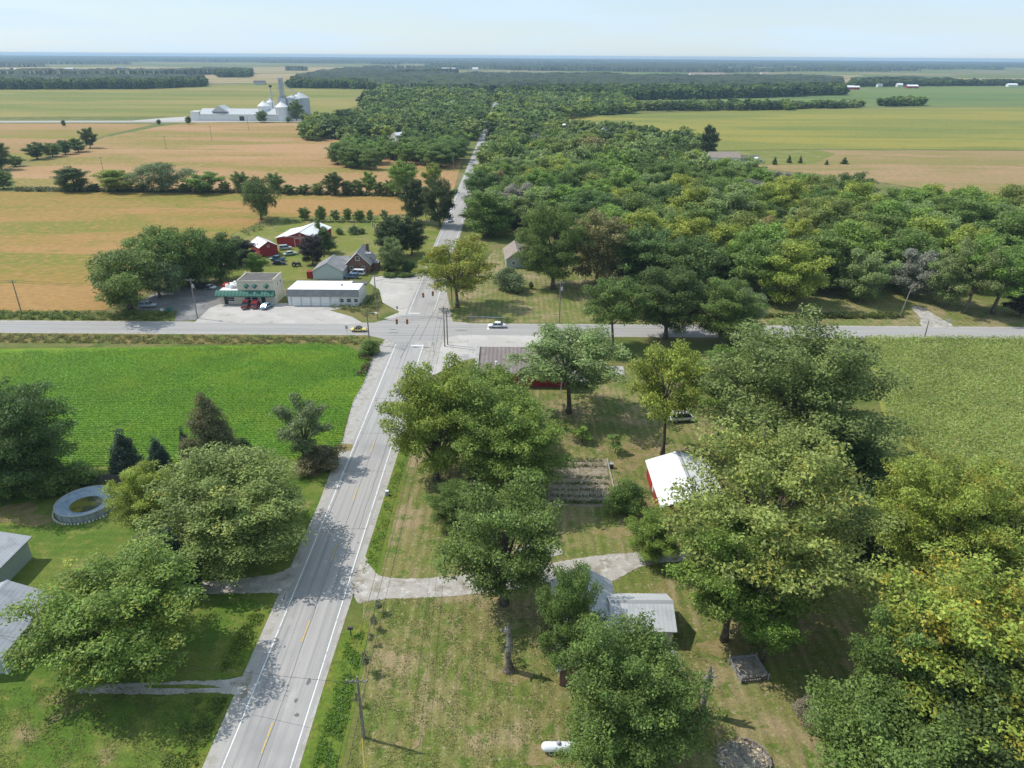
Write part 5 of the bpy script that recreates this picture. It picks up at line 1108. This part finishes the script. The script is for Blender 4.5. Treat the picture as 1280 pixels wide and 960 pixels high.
# dead trunks
def snag(px, py, ptop, r, label, second=None):
    x, y = G(px, py); h = zat(px, ptop, y); t = thing('dead_trunk', label, 'dead tree', (x, y)); rg = random.Random(px); b = MB()
    P = [(0, 0, -.2), (.05, 0, .5)] + [(rg.uniform(-.12, .12), rg.uniform(-.1, .1), .5 + (h - .5) * k / 7) for k in range(1, 8)]
    b.tube(P, [r * 1.6, r * 1.15] + [r * rg.uniform(.75, 1.1) for _ in range(5)] + [r * .6, r * .22], 11); b.build('trunk', DEADWOOD, t)
    for k in range(4):
        a = rg.uniform(0, 6.28); z = rg.uniform(.3, .86) * h; m = MB(); m.tube([(0, 0, z), (r * 1.7 * math.cos(a), r * 1.7 * math.sin(a), z + .25), (r * 2.5 * math.cos(a), r * 2.5 * math.sin(a), z + .55)], [r * .4, r * .3, r * .2], 7); m.build('branch_stub', DEADWOOD, t)
    b = MB(); b.lathe([(r * 2.1, 0), (r * 1.5, .5), (r * 1.0, 1.2), (r * .8, 1.7)], 12); b.build('bark_flare', BARK, t)
    if second:
        b = MB(); b.tube([(0, 0, .8), (second[0] * .6, second[1], h * .5), (second[0], second[1], h * second[2])], [r * .7, r * .55, r * .45], 9); b.build('second_stem', DEADWOOD, t)
snag(636, 838, 779, .38, 'tall grey dead trunk on the lawn beside the driveway maple')
snag(877, 894, 832, .36, 'grey dead trunk with two stems beyond the big dense tree', (.55, .3, .72))
# vegetable garden
gp = Gs((688, 574), (758, 574), (764, 634), (684, 632)); sheet('garden_soil', gp, SOIL, .03)
gx0, gx1 = gp[3][0], gp[1][0]; gy0, gy1 = gp[3][1], gp[0][1]
rr = random.Random(2); VEG = [(.10, .2, .035), (.16, .24, .05), (.16, .2, .10), (.22, .24, .07)]
for i in range(8):
    yy = gy0 + .8 + (gy1 - gy0 - 1.4) * i / 7
    if i == 5: continue
    pts = [(rr.uniform(gx0 + .4, gx1 - .4), yy + rr.gauss(0, .16)) for _ in range([240, 90, 60, 110, 90, 0, 130, 150][i])]
    o = tufts('vegetable_row', pts, .05, [.5, .35, .25, .3, .45, 0, .6, .7][i], .3, [VEG[i % 4], VEG[(i + 1) % 4], (.17, .15, .07)], 30 + i, up=.5, ratio=.5, per=3)
for i in range(9):
    xx = gx0 + 1 + i * (gx1 - gx0 - 2) / 8; o = MB().tube([(0, 0, 0), (0, 0, 1.5 if i % 2 else 1.2)], .03, 5).build('garden_stake', WHITE if i % 3 else POLEWOOD); o.location = (xx, gy0 + 1.9, .03); tag(o, 'thin stake standing in the vegetable garden rows', 'stake', 'garden stakes')
t = thing('garden_edging', 'pale plank edging along the garden side facing the barn', 'edging', (gx1 + .1, gy0)); MB().box(0, (gy1 - gy0) / 2, .16, .12, gy1 - gy0, .32).build('plank', CONCRETE, t); [MB().box(.1, yy, .25, .1, .1, .5).build('peg', POLEWOOD, t) for yy in (.3, 3.5, 7)]
x, y = G(764, 585); t = thing('garden_barrel', 'small black barrel at the back corner of the vegetable garden', 'barrel', (x, y)); MB().lathe([(0, 0), (.34, 0), (.4, .45), (.34, .9), (0, .9)], 16).build('body', DARK, t); MB().lathe([(.37, .88), (.37, .95), (0, .97)], 16).build('lid', GREY, t)
# mailbox, bins, sign
x, y = G(439, 795); t = thing('mailbox', 'black mailbox on a dark post at the road edge', 'mailbox', (x, y)); MB().box(0, 0, .55, .1, .1, 1.1).build('post', DARK, t)
bx_ = MB().prism([(-.16, 1.1), (.16, 1.1), (.16, 1.3), (.1, 1.42), (-.1, 1.42), (-.16, 1.3)], -.32, .32, 'x').build('box', DARK, t); MB().box(.1, -.18, 1.4, .04, .03, .22).build('flag', REDGLASS, bx_)
x, y = G(484, 619); t = thing('meter_box', 'small pale utility box at the lawn edge below the yellow-green maple', 'utility box', (x, y)); MB().box(0, 0, .4, .5, .4, .8).build('cabinet', GREY, t, bevel=.04); MB().box(0, 0, .84, .56, .46, .08).build('lid', WHITE, t)
x, y = G(212, 391); t = thing('wheelie_bin', 'green wheeled bin on the grass beside the silver car', 'bin', (x, y)); MB().box(0, 0, .75, 1.2, .9, 1.3, top=(1.15, 1.15)).build('body', GREENAWN, t); MB().box(0, 0, 1.45, 1.5, 1.15, .12).build('lid', plain('dark green lid', (.03, .14, .10)), t)
x, y = G(203, 391); t = thing('yard_sign', 'small pale sign board on the grass beside the green bin', 'sign', (x, y)); MB().box(0, 0, .9, .9, .06, .7).build('board', WHITE, t); MB().box(-.4, .05, .5, .07, .07, 1.1).build('post', POLEWOOD, t); MB().box(.4, .05, .5, .07, .07, 1.1).build('post', POLEWOOD, t)
# corner signs
def sign(px, py, h, label, mat, wd, ht, name='road_sign'):
    x, y = G(px, py); t = thing(name, label, 'sign', (x, y)); MB().tube([(0, 0, 0), (0, 0, h)], .05, 6).build('post', GREY, t); MB().box(0, -.07, h - ht / 2, wd, .04, ht).build('plate', mat, t)
sign(542, 440, 2.6, 'narrow pale sign plate at the near roadside corner by the stop line', WHITE, .7, .9)
sign(497, 394, 2.6, 'dark small sign on the gravel corner across the junction', GREY, .6, .8)
sign(434, 418, 2.4, 'thin pale route sign beside the yellow car', W_PALE, .7, .9)
sign(351, 743, 1.0, 'low white marker sign at the upper drive mouth', WHITE, .4, .3)
sign(1184, 407, 1.9, 'pale sign at the edge of the gravel lane lawn', W_PALE, .9, .9)

# ------------------------------------------------------------------ poles, wires, signals
POLES = {}
def pole(key, px, py, ptop, label, arm=True, transformer=False, lamp=False, lean=(0, 0), guard=False):
    x, y = G(px, py); h = max(5, zat(px, ptop, y)); t = thing('utility_pole', label, 'utility pole', (x, y))
    MB().tube([(0, 0, -.3), (lean[0] * .5, lean[1] * .5, h / 2), (lean[0], lean[1], h)], [.17, .15, .11], 9).build('post', POLEWOOD, t)
    if arm:
        a = MB().box(lean[0], lean[1] - .14, h - .5, 2.2, .1, .12).build('crossarm', POLEWOOD, t)
        for dx in (-1, -.45, .45, 1): MB().lathe([(.05, 0), (.08, .08), (.05, .2), (0, .22)], 8, (lean[0] + dx, lean[1] - .14, h - .44)).build('insulator', GREY, a)
    if transformer:
        c = MB().lathe([(0, 0), (.28, 0), (.3, .1), (.3, .8), (.2, .95), (0, 1)], 14, (.45, -.1, h - 2.6)).build('transformer', GREY, t, True); MB().lathe([(.05, 0), (.07, .15), (.03, .35)], 6, (.45, -.1, h - 1.6)).build('bushing', GREY, c)
    if lamp:
        m = MB(); m.tube([(0, 0, h - .6), (1.2, -.6, h - .1), (2.2, -1.1, h)], .05, 6); a = m.build('lamp_arm', GREY, t); MB().box(2.5, -1.25, h - .02, .9, .35, .18, rad(-27)).build('lamp_head', WHITE, a, bevel=.05)
    if guard:
        m = MB(); m.tube([(0, 0, h - 1), (.9, -4.2, 0)], .02, 5); m.build('guy_wire', WIRE, t); m = MB(); m.tube([(.9 * .6, -4.2 * .6, (h - 1) * .4), (.9, -4.2, 0)], .05, 6); m.build('guy_guard', GUARD, t)
    POLES[key] = (x + lean[0], y + lean[1], h); return t
pole('near', 455, 922, 846, 'weathered utility pole with long shadow on the lawn near the road', arm=True, guard=True)
pole('cornerNR', 556, 433, 383, 'tall wooden pole at the junction corner next to the pale lot')
pole('cornerNR2', 559.5, 431, 388, 'second pole close beside the tall junction corner pole', arm=False)
pole('cornerFR', 565, 384, 347, 'wooden pole with transformer beside the yellowing corner tree', transformer=True)
pole('cornerNL', 462, 430.5, 389, 'pole at the green field corner carrying a street lamp arm', arm=False, lamp=True)
pole('cornerFL', 472, 399, 343, 'thin tall pole on the weedy corner beside the garage block')
pole('shop', 247, 398, 348, 'utility pole with transformer in front of the shop car park', transformer=True)
pole('west', 27, 391, 350, 'utility pole at the edge of the tan field along the cross road')
pole('lawn', 699, 404, 351, 'utility pole with transformer on the far side of the cross road lawn', transformer=True)
pole('east', 1124, 397, 352, 'leaning bare pole at the wood edge beside the gravel lane', lean=(1.6, 0), arm=False)
pole('east2', 1155, 424, 401, 'thin short pole on the corn side of the cross road', arm=False)
for k, px, py, pt in (('f1', 208, 187, 170), ('f2', 129, 213, 196), ('f3', 265, 176, 157), ('f4', 311, 163, 146), ('f5', 94, 116, 94), ('f6', 186, 112, 95), ('f7', 260, 106, 88)):
    pole(k, px, py, pt, {'f1': 'lone thin pole in the middle of the far tan field', 'f2': 'lone pole in the near part of the far tan field', 'f3': 'pole in the far tan field nearer the storage building', 'f4': 'pole on the field road by the long storage building', 'f5': 'tall thin pole before the dark wood, left end', 'f6': 'tall thin pole before the middle of the dark wood', 'f7': 'tall thin pole at the end of the dark wood'}[k].replace(', left end', ' towards the slanting hedgerow'))
for k, px, py, pt, lb in (('v1', 532, 272, 246, 'utility pole in front of the dark oaks by the road'), ('v2', 567, 214, 190, 'pale utility pole beside the street clump'), ('v3', 604, 128, 108, 'thin pole far up the village street'), ('v4', 443, 284, 268, 'slim pole in the farm paddock'), ('v5', 466, 284, 268, 'slim pole in the farm paddock, closer to the road')):
    pole(k, px, py, pt, lb, arm=k[1] in '12')
def wire(a, b, dx=0, dz=-.35, sag=1.0, r=.022, label='black overhead power cable strung between the utility poles', rb=None):
    p, q = POLES[a] if isinstance(a, str) else a, POLES[b] if isinstance(b, str) else b; m = MB(); n = 14
    d = Vector((q[0] - p[0], q[1] - p[1], 0)).normalized(); nx, ny = -d.y * dx, d.x * dx
    m.tube([(p[0] + nx + (q[0] - p[0]) * i / n, p[1] + ny + (q[1] - p[1]) * i / n, p[2] + dz + (q[2] - p[2]) * i / n - sag * 4 * (i / n) * (1 - i / n)) for i in range(n + 1)], r, 4)
    return tag(m.build('power_cable', WIRE), label, 'power cable', 'overhead power cables')
pn = POLES['near']
for dx in (-.95, 0, .95):
    wire('near', 'cornerNR', dx, sag=1.6); wire('near', (pn[0], pn[1] - 60, pn[2]), dx, sag=1.0)
wire('near', (-62, 63, 4.6), 0, -.9, .8)
for dx in (-.8, .8):
    wire('cornerFL', 'shop', dx, sag=1); wire('shop', 'west', dx, sag=1.2); wire('west', (-260, POLES['west'][1] + 4, 9.5), dx, sag=1.2)
    wire('cornerFR', 'lawn', dx, sag=.9); wire('lawn', 'east', dx, sag=1.6); wire('east', (260, POLES['east'][1] + 3, 9.5), dx, sag=1.6); wire('cornerFL', 'cornerFR', dx, sag=.6); wire('cornerFL', 'v1', dx, sag=1.5)
wire('cornerNR', 'cornerFR', 0, sag=.8)
for a, b in (('cornerNL', 'cornerFL'), ('cornerFL', 'cornerFR'), ('cornerFR', 'cornerNR2'), ('cornerNR2', 'cornerNL')):
    wire(a, b, 0, -1.6, .5, .018, 'span cable of the traffic signals slung around the junction')['group'] = 'traffic signal span cables'
SIGH = plain('signal housing', (.50, .17, .05), .5); SIGF = plain('signal face', (.10, .09, .085), .5)
for px, py, lb in ((496, 402, 'hanging traffic signal over the junction, first of the pair facing the cross road'), (509, 402, 'hanging traffic signal over the junction, pair mate closer to the road centre'), (529, 369, 'hanging traffic signal beyond the junction over the incoming lane'), (541, 367, 'hanging traffic signal beyond the junction over the outgoing lane')):
    x, y = G(px, py, 6.2); t = thing('traffic_signal', lb, 'traffic signal', (x, y, 6.2))
    MB().box(0, 0, 0, .52, .38, 1.3).build('housing', SIGH, t, bevel=.04); f_ = MB().box(0, -.2, 0, .34, .05, 1.14).build('face', SIGF, t)
    for i, mt in enumerate((REDGLASS, AMBER, plain('green lens', (.03, .2, .12), .3))):
        m = MB(); m.tube([(0, -.18, .37 - .37 * i), (0, -.25, .37 - .37 * i)], .13, 12); m.build('lens', mt, f_)
    MB().tube([(0, 0, .65), (0, 0, 1.5)], .03, 6).build('hanger', GREY, t)
# ------------------------------------------------------------------ vehicles
def loft(st, n=14, pw=3.2):
    """rounded cross-sections along x: (x, half width, z low, z high)"""
    b = MB(); vs = []
    for x, hw, z0, z1 in st:
        for k in range(n):
            a = 2 * math.pi * (k + .5) / n; c, s = math.cos(a), math.sin(a)
            vs.append((x, hw * math.copysign(abs(c) ** (2 / pw), c), (z0 + z1) / 2 + (z1 - z0) / 2 * math.copysign(abs(s) ** (2 / pw), s)))
    m = len(st)
    b.add(vs, [(i * n + k, i * n + (k + 1) % n, (i + 1) * n + (k + 1) % n, (i + 1) * n + k) for i in range(m - 1) for k in range(n)] + [tuple(range(n - 1, -1, -1)), tuple(range((m - 1) * n, m * n))])
    return b
def paint(name, c): return M('car paint ' + name, c, rough=.28, spec=.5)
BODY = dict(
    sedan=([(-2.35, .72, .45, .85), (-2.2, .86, .3, .95), (-1.2, .9, .26, 1.0), (.6, .9, .26, .98), (1.6, .88, .28, .92), (2.2, .82, .32, .8), (2.4, .66, .42, .7)], (-1.75, 1.15, -.95, .45, .95, 1.43), 1.42),
    suv=([(-2.25, .8, .5, 1.0), (-2.15, .9, .36, 1.1), (0, .94, .32, 1.12), (1.3, .93, .34, 1.1), (2.1, .88, .38, 1.0), (2.3, .72, .5, .9)], (-2.15, 1.25, -1.85, .55, 1.08, 1.72), 1.48),
    van=([(-2.5, .85, .45, 1.1), (-2.4, .95, .34, 1.2), (0, .97, .3, 1.22), (1.6, .95, .34, 1.15), (2.3, .88, .38, 1.0), (2.45, .74, .5, .9)], (-2.42, 1.75, -2.25, 1.0, 1.18, 1.95), 1.55),
    pickup=([(-2.75, .85, .55, 1.1), (-2.65, .93, .42, 1.15), (-.6, .95, .38, 1.15), (1.2, .95, .38, 1.15), (2.4, .92, .42, 1.1), (2.7, .8, .5, 1.0)], (-.75, 1.45, -.55, .85, 1.12, 1.8), 1.75),
    coupe=([(-2.1, .7, .42, .78), (-1.95, .84, .28, .88), (-.6, .87, .24, .92), (.7, .87, .24, .9), (1.6, .84, .27, .82), (2.05, .7, .35, .7)], (-1.35, .95, -.55, .25, .88, 1.28), 1.3))
def car(kind, x, y, rz, mat, label, name='parked_car', roofmat=None, cat='car', z=.03):
    st, cab, wb = BODY[kind]; t = thing(name, label, cat, (x, y, z), rz)
    loft(st).build('body', mat, t, True)
    x0, x1, x2, x3, zb, zt = cab; w0 = st[len(st) // 2][1] - .06; w1 = w0 - .17
    g = MB(); g.add([(x0, -w0, zb - .06), (x1, -w0, zb - .06), (x1, w0, zb - .06), (x0, w0, zb - .06), (x2, -w1, zt), (x3, -w1, zt), (x3, w1, zt), (x2, w1, zt)], [(3, 2, 1, 0), (4, 5, 6, 7), (0, 1, 5, 4), (1, 2, 6, 5), (2, 3, 7, 6), (3, 0, 4, 7)]); g.build('windows', GLASS, t)
    MB().box((x2 + x3) / 2, 0, zt + .025, x3 - x2 + .16, 2 * w1 + .1, .07, top=(.94, .92)).build('roof', roofmat or mat, t, bevel=.02)
    for s in (-1, 1):
        for a, b_ in ((x0, x2), (x1, x3), ((x0 + x1) / 2, (x2 + x3) / 2)):
            p = MB(); p.tube([(a, s * (w0 + .01), zb - .05), (b_, s * (w1 + .01), zt)], .045, 4); p.build('pillar', mat, t)
    if kind == 'pickup': MB().box(-1.75, 0, 1.14, 1.75, 1.55, .05).build('cargo_bed', DARK, t)
    r = .35 if kind in ('pickup', 'van', 'suv') else .32; hw = w0 - .06
    for a in (-wb + .1, wb - .12):
        for s in (-1, 1):
            w_ = MB(); w_.tube([(a, s * (hw - .1), r - .02), (a, s * (hw + .12), r - .02)], r, 16); w_ = w_.build('wheel', RUBBER, t)
            q = MB(); q.tube([(a, s * (hw + .115), r - .02), (a, s * (hw + .135), r - .02)], r * .6, 12); q.build('rim', GREY, w_)
    xf, xr = st[-1][0], st[0][0]
    for s in (-1, 1):
        MB().box(xf - .1, s * st[-2][1] * .72, st[-2][3] - .16, .16, .3, .14).build('headlight', CLEARLENS, t); MB().box(xr + .08, s * st[1][1] * .76, st[1][3] - .2, .14, .24, .18).build('tail_light', REDGLASS, t)
    MB().box(xf - .04, 0, st[-1][2] + .06, .12, 1.25, .12).build('front_bumper', GREY, t); MB().box(xr + .03, 0, st[0][2] + .05, .12, 1.3, .12).build('rear_bumper', GREY, t)
    return t
RED = paint('dark red', (.22, .015, .02)); BLUE = paint('light blue', (.25, .36, .45)); WHT = paint('white', (.72, .73, .74)); SIL = paint('silver', (.42, .46, .52)); YEL = paint('yellow', (.70, .56, .16)); BLK = paint('black', (.02, .02, .025)); TEAL = paint('teal blue', (.06, .17, .26)); SLATE = paint('slate blue', (.12, .20, .30)); PALEG = paint('pale green', (.42, .50, .42))
car('pickup', *G(308, 384), rad(98), RED, 'dark red pickup nearest the middle of the shop front, darker of the two reds', 'pickup_truck', cat='pickup')
car('suv', *G(320, 384), rad(97), paint('maroon', (.26, .02, .025)), 'maroon car parked between the red pickup and the light blue car')
car('sedan', *G(334, 385), rad(72), BLUE, 'light blue car parked at the corner of the shop awning')
car('suv', *G(185, 384), rad(8), SIL, 'silver car parked at the grass edge beneath the bare-trunked willow')
car('pickup', *G(253, 361), rad(176), BLK, 'black pickup parked at the back of the asphalt car park', 'pickup_truck', cat='pickup')
car('coupe', *G(262, 361), rad(170), WHT, 'white car beside the black pickup at the back of the car park')
car('suv', *G(440, 348), rad(176), SLATE, 'slate blue van in front of the brick house')
car('van', *G(447, 344), rad(172), WHT, 'white van parked behind the slate blue one at the brick house', 'parked_van', cat='van')
car('coupe', G(449, 414)[0], CY - 1.75, 0, YEL, 'yellow sports car with dark roof waiting at the junction', 'sports_car', DARK)
car('sedan', G(621, 409)[0], CY + 1.75, rad(180), WHT, 'white sedan on the cross road past the junction', 'sedan_car')
car('sedan', RX - 1.6, G(563, 277)[1], rad(-90), SIL, 'small silver car driving far up the main road', 'sedan_car')
car('van', *G(852, 526), rad(10), WHT, 'white van parked behind the upright yellow-green tree with bare trunk', 'parked_van', cat='van')
car('pickup', *G(347, 326), rad(176), TEAL, 'teal blue old pickup parked on the farmyard grass', 'pickup_truck', cat='pickup')
car('sedan', *G(363, 319), rad(35), PALEG, 'pale green old car on the farmyard grass')
car('suv', *G(357, 312), rad(20), SIL, 'silver old car by the big red barn')
car('sedan', *G(349, 331), rad(5), BLK, 'black old car in the shade beside the teal pickup')
# tractor
x, y = G(369, 333); t = thing('tractor', 'dark old tractor standing on the farmyard grass', 'tractor', (x, y), rad(15))
loft([(-.2, .35, .6, 1.1), (.2, .4, .55, 1.35), (1.6, .36, .6, 1.3), (1.9, .3, .65, 1.2)]).build('body', BLK, t, True)
for s in (-1, 1):
    for a, r, w_ in ((-.3, .72, .34), (1.5, .42, .22)):
        m = MB(); m.tube([(a, s * .55, r), (a, s * (.55 + w_), r)], r, 18); wv = m.build('wheel', RUBBER, t); m = MB(); m.tube([(a, s * (.56 + w_), r), (a, s * (.58 + w_), r)], r * .5, 12); m.build('rim', GREY, wv)
MB().box(-.35, 0, 1.3, .5, .5, .12).build('seat', DARK, t); MB().tube([(1.2, 0, 1.3), (1.2, 0, 2.0)], .05, 6).build('exhaust_pipe', DARK, t); MB().tube([(.25, 0, 1.3), (.05, 0, 1.6)], .03, 6).build('steering_column', DARK, t)
bpy.context.view_layer.update()
